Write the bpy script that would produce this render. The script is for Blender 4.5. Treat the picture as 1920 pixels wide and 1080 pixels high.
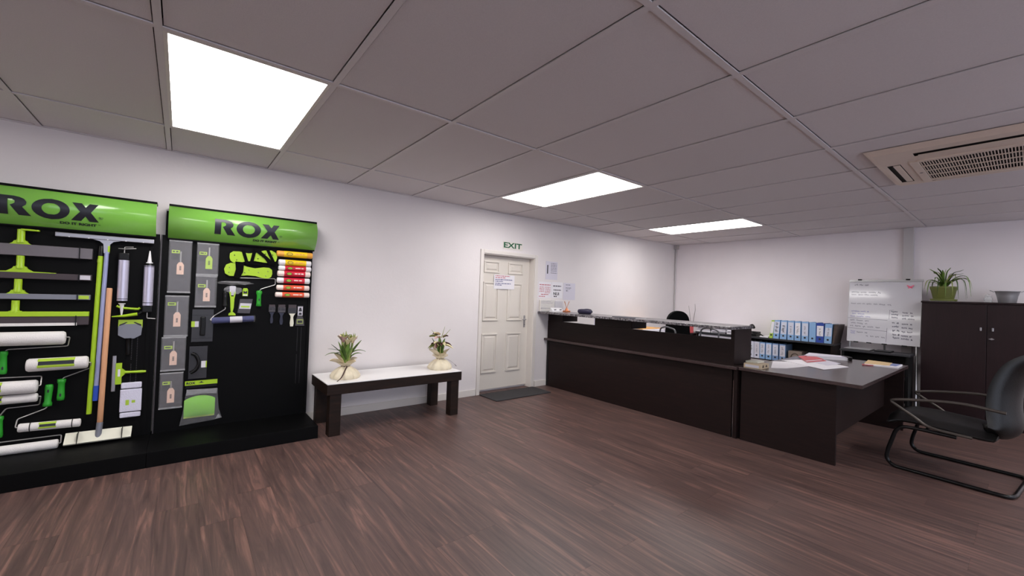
import bpy, bmesh, math, random
from mathutils import Vector, Matrix
random.seed(7)
PI = math.pi
for o in list(bpy.data.objects): bpy.data.objects.remove(o)
scene = bpy.context.scene
COL = scene.collection
H = 2.407                                   # ceiling height

# ------------------------------------------------------------------ camera
def make_camera():
    yaw, pitch, roll = math.radians(51.427), math.radians(0.847), math.radians(2.016)
    f = Vector((math.cos(yaw)*math.cos(pitch), math.sin(yaw)*math.cos(pitch), math.sin(pitch)))
    r = Vector((math.sin(yaw), -math.cos(yaw), 0)); u = r.cross(f)
    r2 = math.cos(roll)*r + math.sin(roll)*u; u2 = -math.sin(roll)*r + math.cos(roll)*u
    cd = bpy.data.cameras.new('camera'); cd.sensor_width = 36; cd.lens = 777.15/1920*36
    cd.clip_start = .02
    co = bpy.data.objects.new('camera', cd); COL.objects.link(co)
    m = Matrix((r2, u2, -f)).transposed().to_4x4(); m.translation = (-7.7175, -4.4583, 1.3207)
    co.matrix_world = m
    scene.camera = co
make_camera()
# ------------------------------------------------------------------ world, exposure
w = bpy.data.worlds.new('world'); scene.world = w; w.use_nodes = True
w.node_tree.nodes['Background'].inputs[0].default_value = (.75, .82, 1, 1)
w.node_tree.nodes['Background'].inputs[1].default_value = 1.6
vs = scene.view_settings
vs.view_transform = 'Standard'; vs.look = 'None'; vs.gamma = 1; vs.use_curve_mapping = False
vs.exposure = 0.55
LAMP = 9.0                                   # emission of the ceiling light diffusers

# ------------------------------------------------------------------ materials
def lin(c):
    return tuple(((v/255)/12.92 if v/255 <= .04045 else ((v/255+.055)/1.055)**2.4) for v in c)
MATS = {}
def mat(name, rgb, rough=.5, metal=0., bump=0., bscale=60., var=0., vscale=8., alpha=1., trans=0., spec=.5, coat=0., stretch=(1,1,1), emit=0., rnd=0.):
    """rgb is the sRGB colour of the surface; var mottles it with noise, bump gives fine relief, rnd varies per object"""
    if name in MATS: return MATS[name]
    m = bpy.data.materials.new(name); m.use_nodes = True; MATS[name] = m
    nt = m.node_tree; b = nt.nodes['Principled BSDF']; L = nt.links
    c = lin(rgb)
    b.inputs['Base Color'].default_value = (*c, 1); b.inputs['Roughness'].default_value = rough
    b.inputs['Metallic'].default_value = metal; b.inputs['Alpha'].default_value = alpha
    b.inputs['Transmission Weight'].default_value = trans; b.inputs['Specular IOR Level'].default_value = spec
    b.inputs['Coat Weight'].default_value = coat
    if emit:
        b.inputs['Emission Color'].default_value = (*c, 1); b.inputs['Emission Strength'].default_value = emit
    if bump or var or rnd:
        tc = nt.nodes.new('ShaderNodeTexCoord'); mp = nt.nodes.new('ShaderNodeMapping'); mp.inputs['Scale'].default_value = stretch
        oi = nt.nodes.new('ShaderNodeObjectInfo')
        L.new(tc.outputs['Object'], mp.inputs['Vector'])
        src = mp.outputs['Vector']
        if rnd:
            ad = nt.nodes.new('ShaderNodeVectorMath'); ad.operation = 'ADD'
            sc = nt.nodes.new('ShaderNodeVectorMath'); sc.operation = 'SCALE'; sc.inputs[3].default_value = 37.
            cb = nt.nodes.new('ShaderNodeCombineXYZ')
            for i in range(3): L.new(oi.outputs['Random'], cb.inputs[i])
            L.new(cb.outputs[0], sc.inputs[0]); L.new(src, ad.inputs[0]); L.new(sc.outputs[0], ad.inputs[1]); src = ad.outputs[0]
        if var or rnd:
            n = nt.nodes.new('ShaderNodeTexNoise'); n.inputs['Scale'].default_value = vscale; n.inputs['Detail'].default_value = 5
            L.new(src, n.inputs['Vector'])
            mr = nt.nodes.new('ShaderNodeMapRange'); mr.inputs['From Min'].default_value = .25; mr.inputs['From Max'].default_value = .75
            mr.inputs['To Min'].default_value = 1-var; mr.inputs['To Max'].default_value = 1+var
            L.new(n.outputs['Fac'], mr.inputs['Value']); val = mr.outputs[0]
            if rnd:
                m2 = nt.nodes.new('ShaderNodeMapRange'); m2.inputs['To Min'].default_value = 1-rnd; m2.inputs['To Max'].default_value = 1+rnd
                L.new(oi.outputs['Random'], m2.inputs['Value'])
                mu = nt.nodes.new('ShaderNodeMath'); mu.operation = 'MULTIPLY'; L.new(val, mu.inputs[0]); L.new(m2.outputs[0], mu.inputs[1]); val = mu.outputs[0]
            vm = nt.nodes.new('ShaderNodeVectorMath'); vm.operation = 'SCALE'; vm.inputs[0].default_value = c
            L.new(val, vm.inputs[3]); L.new(vm.outputs[0], b.inputs['Base Color'])
        if bump:
            n2 = nt.nodes.new('ShaderNodeTexNoise'); n2.inputs['Scale'].default_value = bscale; n2.inputs['Detail'].default_value = 4
            L.new(src, n2.inputs['Vector'])
            bp = nt.nodes.new('ShaderNodeBump'); bp.inputs['Strength'].default_value = bump; bp.inputs['Distance'].default_value = .01
            L.new(n2.outputs['Fac'], bp.inputs['Height']); L.new(bp.outputs[0], b.inputs['Normal'])
    return m

def ramp_mat(name, stops, scale, stretch, rough, bump=.05, rnd=True, detail=8, spec=.5, dist=0., rvar=.0):
    """noise stretched along an axis through a colour ramp: timber, vinyl plank, granite"""
    m = bpy.data.materials.new(name); m.use_nodes = True; MATS[name] = m
    nt = m.node_tree; b = nt.nodes['Principled BSDF']; L = nt.links
    tc = nt.nodes.new('ShaderNodeTexCoord'); mp = nt.nodes.new('ShaderNodeMapping'); mp.inputs['Scale'].default_value = stretch
    L.new(tc.outputs['Object'], mp.inputs['Vector']); src = mp.outputs[0]
    oi = nt.nodes.new('ShaderNodeObjectInfo')
    if rnd:
        cb = nt.nodes.new('ShaderNodeCombineXYZ'); sc = nt.nodes.new('ShaderNodeVectorMath'); sc.operation = 'SCALE'; sc.inputs[3].default_value = 53.
        for i in range(3): L.new(oi.outputs['Random'], cb.inputs[i])
        ad = nt.nodes.new('ShaderNodeVectorMath'); L.new(cb.outputs[0], sc.inputs[0]); L.new(src, ad.inputs[0]); L.new(sc.outputs[0], ad.inputs[1]); src = ad.outputs[0]
    n = nt.nodes.new('ShaderNodeTexNoise'); n.inputs['Scale'].default_value = scale; n.inputs['Detail'].default_value = detail; n.inputs['Roughness'].default_value = .62
    n.inputs['Distortion'].default_value = dist
    L.new(src, n.inputs['Vector'])
    r = nt.nodes.new('ShaderNodeValToRGB'); el = r.color_ramp.elements
    while len(el) < len(stops): el.new(.5)
    for e, (p, c) in zip(el, stops): e.position = p; e.color = (*lin(c), 1)
    L.new(n.outputs['Fac'], r.inputs[0])
    out = r.outputs[0]
    if rvar:
        m2 = nt.nodes.new('ShaderNodeMapRange'); m2.inputs['To Min'].default_value = 1-rvar; m2.inputs['To Max'].default_value = 1+rvar
        L.new(oi.outputs['Random'], m2.inputs['Value'])
        vm = nt.nodes.new('ShaderNodeVectorMath'); vm.operation = 'SCALE'; L.new(out, vm.inputs[0]); L.new(m2.outputs[0], vm.inputs[3]); out = vm.outputs[0]
    L.new(out, b.inputs['Base Color'])
    b.inputs['Roughness'].default_value = rough; b.inputs['Specular IOR Level'].default_value = spec
    if bump:
        bp = nt.nodes.new('ShaderNodeBump'); bp.inputs['Strength'].default_value = bump; bp.inputs['Distance'].default_value = .01
        L.new(n.outputs['Fac'], bp.inputs['Height']); L.new(bp.outputs[0], b.inputs['Normal'])
    return m

def clear_mat(name, rgb, rough=.1, amount=.25):
    """thin clear film: mostly see-through with a glossy sheen"""
    m = bpy.data.materials.new(name); m.use_nodes = True; MATS[name] = m
    nt = m.node_tree; nt.nodes.clear(); L = nt.links
    out = nt.nodes.new('ShaderNodeOutputMaterial'); mx = nt.nodes.new('ShaderNodeMixShader'); tr = nt.nodes.new('ShaderNodeBsdfTransparent')
    pb = nt.nodes.new('ShaderNodeBsdfPrincipled'); pb.inputs['Base Color'].default_value = (*lin(rgb), 1); pb.inputs['Roughness'].default_value = rough
    tc = nt.nodes.new('ShaderNodeTexCoord'); n = nt.nodes.new('ShaderNodeTexNoise'); n.inputs['Scale'].default_value = 28; n.inputs['Detail'].default_value = 3
    bp = nt.nodes.new('ShaderNodeBump'); bp.inputs['Strength'].default_value = .5; bp.inputs['Distance'].default_value = .02
    L.new(tc.outputs['Object'], n.inputs['Vector']); L.new(n.outputs['Fac'], bp.inputs['Height']); L.new(bp.outputs[0], pb.inputs['Normal'])
    mx.inputs[0].default_value = amount
    L.new(tr.outputs[0], mx.inputs[1]); L.new(pb.outputs[0], mx.inputs[2]); L.new(mx.outputs[0], out.inputs[0])
    return m

M_wall = mat('wall_paint', (226, 220, 220), .75, bump=.12, bscale=38, var=.02, vscale=3)
M_wall_lit = mat('back_wall_lit_paint', (236, 229, 232), .75, bump=.08, bscale=38, var=.02, vscale=3)  # wall paint made paler: glow of the nearest ceiling light put into the colour
M_trim = mat('white_gloss_paint', (224, 218, 212), .4, bump=.04, bscale=25)
M_door = mat('door_paint', (221, 214, 205), .45, bump=.03, bscale=30)
M_tile = mat('ceiling_tile', (216, 210, 211), .9, bump=.12, bscale=240, var=.035, vscale=170, rnd=.02)
M_bar = mat('grid_bar_white', (216, 210, 211), .6)
M_void = mat('ceiling_void', (40, 38, 38), .9)
M_plank = ramp_mat('vinyl_plank', [(.24, (60, 44, 43)), (.42, (82, 63, 60)), (.54, (95, 73, 68)), (.64, (120, 89, 81)), (.78, (150, 116, 103))], 2.6, (11, .62, 1), .44, bump=.05, dist=.9, rvar=.11, detail=11)
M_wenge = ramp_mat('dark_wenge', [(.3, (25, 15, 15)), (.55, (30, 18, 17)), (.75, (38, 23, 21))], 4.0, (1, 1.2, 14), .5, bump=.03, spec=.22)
M_wengeh = ramp_mat('dark_wenge_sheen_top', [(.3, (56, 44, 44)), (.55, (64, 50, 50)), (.75, (72, 57, 56))], 4.0, (1.2, 12, 12), .24, bump=.02)  # base lightened: pale wall mirrored in the flat tops is put into the colour
M_bench = ramp_mat('dark_stained_pine', [(.3, (24, 15, 11)), (.55, (34, 21, 15)), (.78, (50, 33, 23))], 3.2, (1.2, 9, 9), .55, bump=.08, spec=.25)
M_granite = ramp_mat('grey_granite', [(.32, (34, 32, 36)), (.46, (84, 80, 84)), (.56, (116, 112, 116)), (.68, (160, 156, 158))], 60, (1, 1, 1), .25, bump=0, rnd=False, detail=3)
M_black = mat('black_powder_coat', (5, 5, 6), .55, bump=.05, bscale=300, spec=.12)
M_blackg = mat('black_plastic', (9, 9, 10), .4, spec=.3)
M_blackm = mat('black_metal', (20, 20, 22), .28, metal=.4)
M_leather = mat('black_leather', (12, 11, 11), .45, spec=.35, bump=.15, bscale=160)
M_fabric = mat('black_fabric', (9, 9, 10), .9, spec=.1, bump=.2, bscale=300)
M_sign = mat('sign_green', (126, 188, 78), .22, coat=.4, var=.02)
M_signink = mat('sign_ink', (40, 42, 50), .35)
M_lime = mat('lime_plastic', (166, 204, 34), .4)
M_lime2 = mat('lime_print', (176, 208, 62), .5)
M_green = mat('green_grip', (42, 158, 42), .45)
M_fleece = mat('white_roller_fleece', (232, 228, 226), .95, bump=.35, bscale=220)
M_wire = mat('roller_wire', (190, 186, 184), .3, metal=.8)
M_steel = mat('satin_steel', (176, 174, 178), .3, metal=.9)
M_alu = mat('silver_tube', (198, 194, 214), .32, metal=.45)
M_bluepole = mat('pale_blue_pole', (158, 164, 204), .35, metal=.2)
M_bluegrip = mat('blue_grip', (38, 78, 186), .5)
M_beech = mat('beech_wood', (214, 158, 118), .5, var=.08, vscale=10, stretch=(8, 8, 1))
M_pale = mat('pale_wood', (232, 196, 176), .5, var=.05, vscale=12)
M_blade = mat('grey_blade', (112, 106, 110), .35, metal=.25, var=.05)
M_bladed = mat('dark_blade', (64, 54, 58), .45)
M_bladel = mat('light_grey_blade', (130, 132, 142), .4, metal=.3)
M_cream = mat('cream_plate', (226, 224, 206), .5, var=.03)
M_plate = mat('trowel_plate', (72, 68, 71), .32, metal=.35, var=.1, vscale=14)
M_pack = mat('dark_pack', (44, 43, 47), .35, var=.08)
M_paper = mat('white_paper', (232, 229, 234), .7, var=.01)
M_paperg = mat('grey_paper', (205, 202, 212), .6)
M_paperp = mat('lilac_paper', (212, 208, 220), .6)
M_ink = mat('black_ink', (40, 40, 48), .6)
M_inkg = mat('grey_ink', (128, 126, 138), .6)
M_inkr = mat('red_ink', (190, 104, 114), .6)
M_inkb = mat('blue_ink', (96, 98, 142), .6)
M_exit = mat('exit_green', (22, 92, 58), .5)
M_white = mat('white_plastic', (236, 234, 236), .4)
M_wtop = mat('white_laminate', (238, 236, 236), .3)
M_red = mat('red_label', (206, 36, 60), .4)
M_orange = mat('orange_label', (230, 92, 60), .4)
M_yellow = mat('yellow_label', (246, 206, 32), .4)
M_amber = mat('amber_tube', (236, 168, 72), .35)
M_pinkw = mat('pinkish_white_tube', (242, 222, 214), .4)
M_film = clear_mat('clear_film', (225, 225, 230), .12, .07)
M_film2 = clear_mat('clear_film_bright', (236, 236, 240), .12, .2)
M_acryl = clear_mat('clear_acrylic', (235, 235, 235), .1, .2)
M_navy = mat('navy_fleece', (34, 42, 104), .8, bump=.2, bscale=200)
M_navyh = mat('navy_handle', (30, 32, 52), .4)
M_bind = mat('light_blue_binder', (140, 178, 220), .45)
M_bindd = mat('steel_blue_binder', (120, 150, 192), .45)
M_bindn = mat('navy_binder', (44, 72, 158), .45)
M_bindg = mat('lime_binder', (170, 202, 80), .45)
M_bindw = mat('white_binder', (210, 212, 226), .45)
M_cab = ramp_mat('dark_mahogany', [(.3, (27, 14, 17)), (.55, (33, 18, 21)), (.8, (40, 23, 25))], 4.0, (12, 12, 1.0), .36, bump=.02, spec=.35)
M_wboard = mat('whiteboard', (206, 204, 210), .12, coat=.3)
M_alum = mat('aluminium', (178, 178, 180), .35, metal=.8)
M_leaf = mat('leaf_green', (104, 138, 58), .45, var=.25, vscale=14)
M_leaf2 = mat('leaf_pale', (150, 160, 92), .5, var=.2, vscale=20)
M_leafd = mat('leaf_dark', (62, 88, 34), .45, var=.2, vscale=12)
M_dry = mat('dried_petal', (92, 50, 46), .7, var=.2, vscale=30)
M_petal = mat('pale_petal', (232, 222, 176), .6, var=.08)
M_petalp = mat('pink_petal', (214, 176, 172), .6)
M_organza = mat('organza', (240, 228, 200), .45, var=.1, vscale=22, alpha=.78, bump=.3, bscale=40)
M_organzae = mat('organza_hem', (186, 158, 122), .5)
M_ribbon = mat('brown_ribbon', (70, 44, 40), .5)
M_pot = mat('olive_pot', (104, 110, 52), .4, var=.1)
M_soil = mat('soil', (48, 36, 26), .9, bump=.3, bscale=90)
M_zinc = mat('zinc_bucket', (186, 184, 188), .45, metal=.7, var=.05)
M_glass = clear_mat('jar_glass', (235, 238, 240), .05, .3)
M_ac = mat('aged_white_plastic', (222, 205, 190), .45, var=.02)
M_acd = mat('ac_dark', (26, 22, 22), .7)
M_mat = mat('door_mat', (58, 56, 58), .95, bump=.5, bscale=260, var=.1, vscale=60)
M_copper = mat('copper', (204, 130, 92), .35, metal=.7)
M_reed = mat('reed_stick', (190, 128, 92), .6)
M_purple = mat('dark_purple', (44, 40, 64), .4)
M_carton = mat('carton', (196, 178, 150), .7, var=.05)
M_cartond = mat('carton_print', (70, 58, 50), .7)
M_manila = mat('manila', (214, 186, 138), .7)
M_redf = mat('red_folder', (196, 84, 88), .5)
M_pink = mat('pink_magnet', (232, 96, 130), .4)
M_darkgrey = mat('dark_grey_top', (52, 52, 56), .35)
M_conduit = mat('grey_conduit', (196, 192, 192), .5)
M_pane = clear_mat('window_pane', (235, 238, 240), .02, .06)
M_lamp = mat('light_diffuser', (255, 252, 250), .5, emit=LAMP)

# ------------------------------------------------------------------ mesh building
class MB:
    def __init__(self): self.v = []; self.f = []; self.s = []
    def add(self, vs_, fs_, smooth=False):
        n = len(self.v); self.v += [tuple(p) for p in vs_]
        for f in fs_: self.f.append(tuple(i+n for i in f)); self.s.append(smooth)
        return self
    def box(self, x0, x1, y0, y1, z0, z1, bev=0., mtx=None):
        x0, x1 = min(x0, x1), max(x0, x1); y0, y1 = min(y0, y1), max(y0, y1); z0, z1 = min(z0, z1), max(z0, z1)
        if not bev:
            vs_ = [(x, y, z) for x in (x0, x1) for y in (y0, y1) for z in (z0, z1)]
            fs_ = [(0, 1, 3, 2), (4, 6, 7, 5), (0, 4, 5, 1), (2, 3, 7, 6), (0, 2, 6, 4), (1, 5, 7, 3)]
        else:
            bm = bmesh.new(); bmesh.ops.create_cube(bm, size=1)
            for v in bm.verts: v.co = ((x0+x1)/2+v.co.x*(x1-x0), (y0+y1)/2+v.co.y*(y1-y0), (z0+z1)/2+v.co.z*(z1-z0))
            bmesh.ops.bevel(bm, geom=bm.edges[:], offset=min(bev, .49*min(x1-x0, y1-y0, z1-z0)), segments=2, affect='EDGES', profile=.6)
            bm.verts.index_update(); vs_ = [tuple(v.co) for v in bm.verts]; fs_ = [tuple(v.index for v in f.verts) for f in bm.faces]; bm.free()
        if mtx is not None: vs_ = [tuple(mtx @ Vector(p)) for p in vs_]
        return self.add(vs_, fs_)
    def cyl(self, p0, p1, r0, r1=None, seg=14, caps=True, smooth=True):
        r1 = r0 if r1 is None else r1
        p0 = Vector(p0); p1 = Vector(p1); d = (p1-p0).normalized(); a = d.orthogonal().normalized(); b = d.cross(a)
        vs_ = []
        for p, r in ((p0, r0), (p1, r1)):
            for i in range(seg):
                t = 2*PI*i/seg; vs_.append(p + (a*math.cos(t)+b*math.sin(t))*r)
        fs_ = [(i, (i+1) % seg, seg+(i+1) % seg, seg+i) for i in range(seg)]
        self.add(vs_, fs_, smooth)
        if caps:
            if r0 > 1e-5: self.add(vs_[:seg], [tuple(reversed(range(seg)))])
            if r1 > 1e-5: self.add(vs_[seg:], [tuple(range(seg))])
        return self
    def lathe(self, prof, p0, axis=(0, 0, 1), seg=20, sx=1., smooth=True, wob=None):
        """prof: (radius, distance along axis)"""
        p0 = Vector(p0); d = Vector(axis).normalized(); a = d.orthogonal().normalized(); b = d.cross(a); vs_ = []
        for k, (r, h) in enumerate(prof):
            for i in range(seg):
                t = 2*PI*i/seg; rr = r*(wob(t, k) if wob else 1); vs_.append(p0 + d*h + (a*math.cos(t)*sx+b*math.sin(t))*rr)
        fs_ = [(k*seg+i, k*seg+(i+1) % seg, (k+1)*seg+(i+1) % seg, (k+1)*seg+i) for k in range(len(prof)-1) for i in range(seg)]
        self.add(vs_, fs_, smooth)
        if prof[0][0] > 1e-4: self.add(vs_[:seg], [tuple(reversed(range(seg)))])
        if prof[-1][0] > 1e-4 and not wob: self.add(vs_[-seg:], [tuple(range(seg))])
        return self
    def tube(self, path, r, seg=8, ry=None):
        """sweep; r may be a list; ry flattens the section vertically"""
        P = [Vector(p) for p in path]; n = len(P); vs_ = []; prev = None
        for k, p in enumerate(P):
            t = (P[min(k+1, n-1)]-P[max(k-1, 0)]).normalized()
            a = (prev - t*prev.dot(t)) if prev is not None else t.orthogonal()
            if a.length < 1e-5: a = t.orthogonal()
            a.normalize(); prev = a; b = t.cross(a); rr = r[k] if isinstance(r, (list, tuple)) else r
            for i in range(seg):
                q = 2*PI*i/seg; vs_.append(p + a*math.cos(q)*rr + b*math.sin(q)*rr)
        fs_ = [(k*seg+i, k*seg+(i+1) % seg, (k+1)*seg+(i+1) % seg, (k+1)*seg+i) for k in range(n-1) for i in range(seg)]
        self.add(vs_, fs_, True); self.add(vs_[:seg], [tuple(reversed(range(seg)))]); self.add(vs_[-seg:], [tuple(range(seg))])
        return self
    def prism(self, pts, lo, hi, axis='y'):
        """extrude a 2-D outline; axis 'y': pts are (x,z); 'z': (x,y); 'x': (y,z)"""
        n = len(pts)
        def P(a, b, t): return {'y': (a, t, b), 'z': (a, b, t), 'x': (t, a, b)}[axis]
        vs_ = [P(a, b, lo) for a, b in pts]+[P(a, b, hi) for a, b in pts]
        fs_ = [tuple(range(n)), tuple(reversed(range(n, 2*n)))]+[(i, (i+1) % n, n+(i+1) % n, n+i) for i in range(n)]
        return self.add(vs_, fs_)
    def ribbon(self, path, width, fold=.25, up=(0, 0, 1), taper=None):
        """a leaf or strap: thin blade with a V fold"""
        P = [Vector(p) for p in path]; n = len(P); vs_ = []
        for k, p in enumerate(P):
            t = (P[min(k+1, n-1)]-P[max(k-1, 0)]).normalized(); s = t.cross(Vector(up))
            if s.length < 1e-4: s = Vector((1, 0, 0))
            s.normalize(); nn = s.cross(t); u = k/(n-1); wv = width*(taper(u) if taper else math.sin(PI*min(.98, u*.82+.17))**.7)
            vs_ += [p-s*wv/2+nn*wv*fold, p, p+s*wv/2+nn*wv*fold]
        fs_ = []
        for k in range(n-1): fs_ += [(3*k, 3*k+1, 3*k+4, 3*k+3), (3*k+1, 3*k+2, 3*k+5, 3*k+4)]
        m = len(vs_); vs2 = [Vector(v)+Vector((0, 0, -.0012)) for v in vs_]
        self.add(vs_, fs_, True); self.add(vs2, [tuple(reversed(f)) for f in fs_], True)
        return self
    def mesh(self, name):
        me = bpy.data.meshes.new(name); me.from_pydata(self.v, [], self.f)
        me.polygons.foreach_set('use_smooth', self.s); me.update(); return me

WORLD_LOC = {}
def empty(name, loc, rotz=0., world=True):
    o = bpy.data.objects.new(name, None); COL.objects.link(o); o.location = loc; o.rotation_euler = (0, 0, rotz)
    o.empty_display_size = .05
    if world: WORLD_LOC[o.name] = Vector(loc)
    return o
def tag(o, label, cat, group=None):
    o['label'] = label; o['category'] = cat
    if group: o['group'] = group
    return o
def thing(name, label, cat, loc=(0, 0, 0), rotz=0., group=None, world=True):
    return tag(empty(name, loc, rotz, world), label, cat, group)
def obj(name, mb, m, parent=None, label=None, stuff=False):
    me = mb.mesh(name) if isinstance(mb, MB) else mb
    o = bpy.data.objects.new(name, me); COL.objects.link(o)
    if m is not None and not me.materials: me.materials.append(m)
    if parent is not None:
        o.parent = parent
        top = parent
        while top.parent: top = top.parent
        if parent.parent is None and parent.name in WORLD_LOC: o.matrix_parent_inverse = Matrix.Translation(-WORLD_LOC[parent.name])
    if label: o['label'] = label
    if stuff: o['kind'] = 'stuff'
    return o
def struct(o): o['kind'] = 'structure'; return o
def solo(name, mb, m, label, cat, group=None): return tag(obj(name, mb, m), label, cat, group)
def B(*a, **k): return MB().box(*a, **k)
def smoothpath(pts, n=8):
    P = [Vector(p) for p in pts]; P = [2*P[0]-P[1]]+P+[2*P[-1]-P[-2]]; out = []
    for i in range(1, len(P)-2):
        for k in range(n):
            t = k/n; a, b, c, d = P[i-1:i+3]
            out.append(.5*((2*b)+(c-a)*t+(2*a-5*b+4*c-d)*t*t+(3*b-a-3*c+d)*t**3))
    out.append(P[-2]); return out
def roundpath(pts, r, n=5):
    """polyline with rounded corners"""
    P = [Vector(p) for p in pts]; out = [P[0]]
    for i in range(1, len(P)-1):
        a = (P[i-1]-P[i]); b = (P[i+1]-P[i]); q = min(r, a.length*.49, b.length*.49)
        s = P[i]+a.normalized()*q; e = P[i]+b.normalized()*q
        for k in range(n+1):
            t = k/n; out.append((1-t)**2*s+2*t*(1-t)*P[i]+t*t*e)
    out.append(P[-1]); return out
def text2d(s, bold=0.):
    c = bpy.data.curves.new('text', 'FONT'); c.body = s; c.offset = bold; c.resolution_u = 3
    o = bpy.data.objects.new('text', c); COL.objects.link(o)
    dg = bpy.context.evaluated_depsgraph_get(); me = bpy.data.meshes.new_from_object(o.evaluated_get(dg))
    vs_ = [(v.co.x, v.co.y) for v in me.vertices]; fs_ = [tuple(p.vertices) for p in me.polygons]
    bpy.data.objects.remove(o); bpy.data.curves.remove(c); bpy.data.meshes.remove(me)
    return vs_, fs_
def text_mb(s, org, xd, zd, wd, ht, bold=0., mb=None):
    """lettering filling the rectangle wd x ht from org along xd (reading direction) and zd (up)"""
    vs_, fs_ = text2d(s, bold); xs = [v[0] for v in vs_]; zs = [v[1] for v in vs_]
    x0, x1, z0, z1 = min(xs), max(xs), min(zs), max(zs); mb = mb or MB(); o = Vector(org); xd = Vector(xd); zd = Vector(zd)
    return mb.add([o+xd*((x-x0)/(x1-x0)*wd)+zd*((z-z0)/(z1-z0)*ht) for x, z in vs_], fs_)
EX, EZ, NY = Vector((1, 0, 0)), Vector((0, 0, 1)), Vector((0, -1, 0))
def lines_mb(org, xd, zd, rows, mb=None):
    """rows of small print: (s0, s1, t, height) with broken words"""
    mb = mb or MB(); o = Vector(org); xd = Vector(xd); zd = Vector(zd)
    for s0, s1, t, h in rows:
        s = s0
        while s < s1-.002:
            l = min(random.uniform(.012, .05), s1-s)
            p = o+xd*s+zd*t; mb.add([p, p+xd*l, p+xd*l+zd*h, p+zd*h], [(0, 1, 2, 3)]); s += l+.007
    return mb
def scribble_mb(org, xd, zd, s0, s1, t, h, wdt, mb=None, slope=0.):
    """handwriting: a wavering pen stroke, broken into words"""
    mb = mb or MB(); o = Vector(org); xd = Vector(xd); zd = Vector(zd); s = s0
    while s < s1-.01:
        l = min(random.uniform(.03, .09), s1-s); n = max(4, int(l/.006)); pts = []
        ph = random.random()*6
        for k in range(n+1):
            q = k/n; amp = h*(.28+.22*random.random()+(.3 if random.random() < .15 else 0))
            pts.append((s+l*q, t+slope*(s+l*q-s0)+(amp if k % 2 else -amp)*.8+.1*h*math.sin(ph+q*5)))
        for (a, b), (c, d) in zip(pts[:-1], pts[1:]):
            p, r = o+xd*a+zd*b, o+xd*c+zd*d; mb.add([p, r, r+xd*wdt*.6+zd*wdt, p+xd*wdt*.6+zd*wdt], [(0, 1, 2, 3)])
        s += l+.016
    return mb

# ================================================================== the room
XW, YW = -11.4, -7.6                        # far extents of the room behind the camera
# floor: base sheet with single vinyl planks on it, running across the room
fl = struct(obj('floor', B(XW-.1, .1, YW-.1, .16, -.05, -.003), M_plank))
PW, PL = .19, 1.46
plank_me = None
def plank_mesh(l):
    return B(-PW/2+.0003, PW/2-.0003, -l/2+.0003, l/2-.0003, -.003, 0).mesh('plank')
pmesh = {}
for i in range(45):
    x = -9.3+PW*i+PW/2
    if x > -.95: break
    y = -random.choice([.2, .5, .8, 1.1, 1.35])*1.0
    top = 0.
    while top > -5.0:
        l = round(top-y, 3)
        if l not in pmesh: pmesh[l] = plank_mesh(l)
        o = obj('plank', pmesh[l], M_plank, fl); o.location = (x, (top+y)/2, 0)
        top = y; y = max(y-PL, -5.0)
# walls
DX0, DX1, DZ = -4.66, -3.755, 1.85           # door opening
wl = MB().box(XW-.12, DX0, 0, .14, 0, H+.3).box(DX1, .14, 0, .14, 0, H+.3).box(DX0, DX1, 0, .14, DZ, H+.3).box(DX0, DX1, .138, .16, 0, DZ)
struct(obj('wall_left', wl, M_wall))
struct(obj('wall_back', B(0, .14, YW-.12, 0, 0, H+.3), M_wall_lit))
WX0, WX1, WZ0, WZ1 = -10.2, -.9, .25, 2.2    # unseen shop window, inferred from cool daylight and added to brighten the room
struct(obj('wall_right', MB().box(XW-.12, WX0, YW-.14, YW, 0, H+.3).box(WX1, .14, YW-.14, YW, 0, H+.3).box(WX0, WX1, YW-.14, YW, 0, WZ0).box(WX0, WX1, YW-.14, YW, WZ1, H+.3), M_wall))
wn = struct(empty('added_window_1', ((WX0+WX1)/2, YW-.07, WZ0)))
obj('window_frame', MB().box(WX0, WX1, YW-.10, YW-.04, WZ0, WZ0+.05).box(WX0, WX1, YW-.10, YW-.04, WZ1-.05, WZ1), M_trim, wn)
NP = 6
for k in range(NP+1):
    x = WX0+(WX1-WX0)*k/NP; obj('mullion', B(max(WX0, x-.03), min(WX1, x+.03), YW-.10, YW-.04, WZ0+.05, WZ1-.05), M_trim, wn)
for k in range(NP):
    a = WX0+(WX1-WX0)*k/NP+.03; b = WX0+(WX1-WX0)*(k+1)/NP-.03; obj('pane', B(a, b, YW-.075, YW-.069, WZ0+.05, WZ1-.05), M_pane, wn)
struct(obj('wall_rear', B(XW-.14, XW, YW-.12, .14, 0, H+.3), M_wall))
bbl = MB().box(XW, -4.715, -.016, 0, 0, .082, .004).box(-3.70, -3.44, -.016, 0, 0, .082, .004)
struct(obj('baseboard_left', bbl, M_trim))
struct(obj('baseboard_back', B(-.016, 0, YW, -.02, 0, .082, .004), M_trim))
struct(obj('trim_1', MB().box(-.05, 0, -3.465, -3.36, 0, H, .004), M_conduit))
tr2 = struct(obj('trim_2', MB().cyl((-.018, -.018, 0), (-.018, -.018, H), .012), M_conduit))
obj('junction_box', B(-.075, 0, -.075, 0, 2.325, H-.002, .004), M_conduit, tr2)
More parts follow.
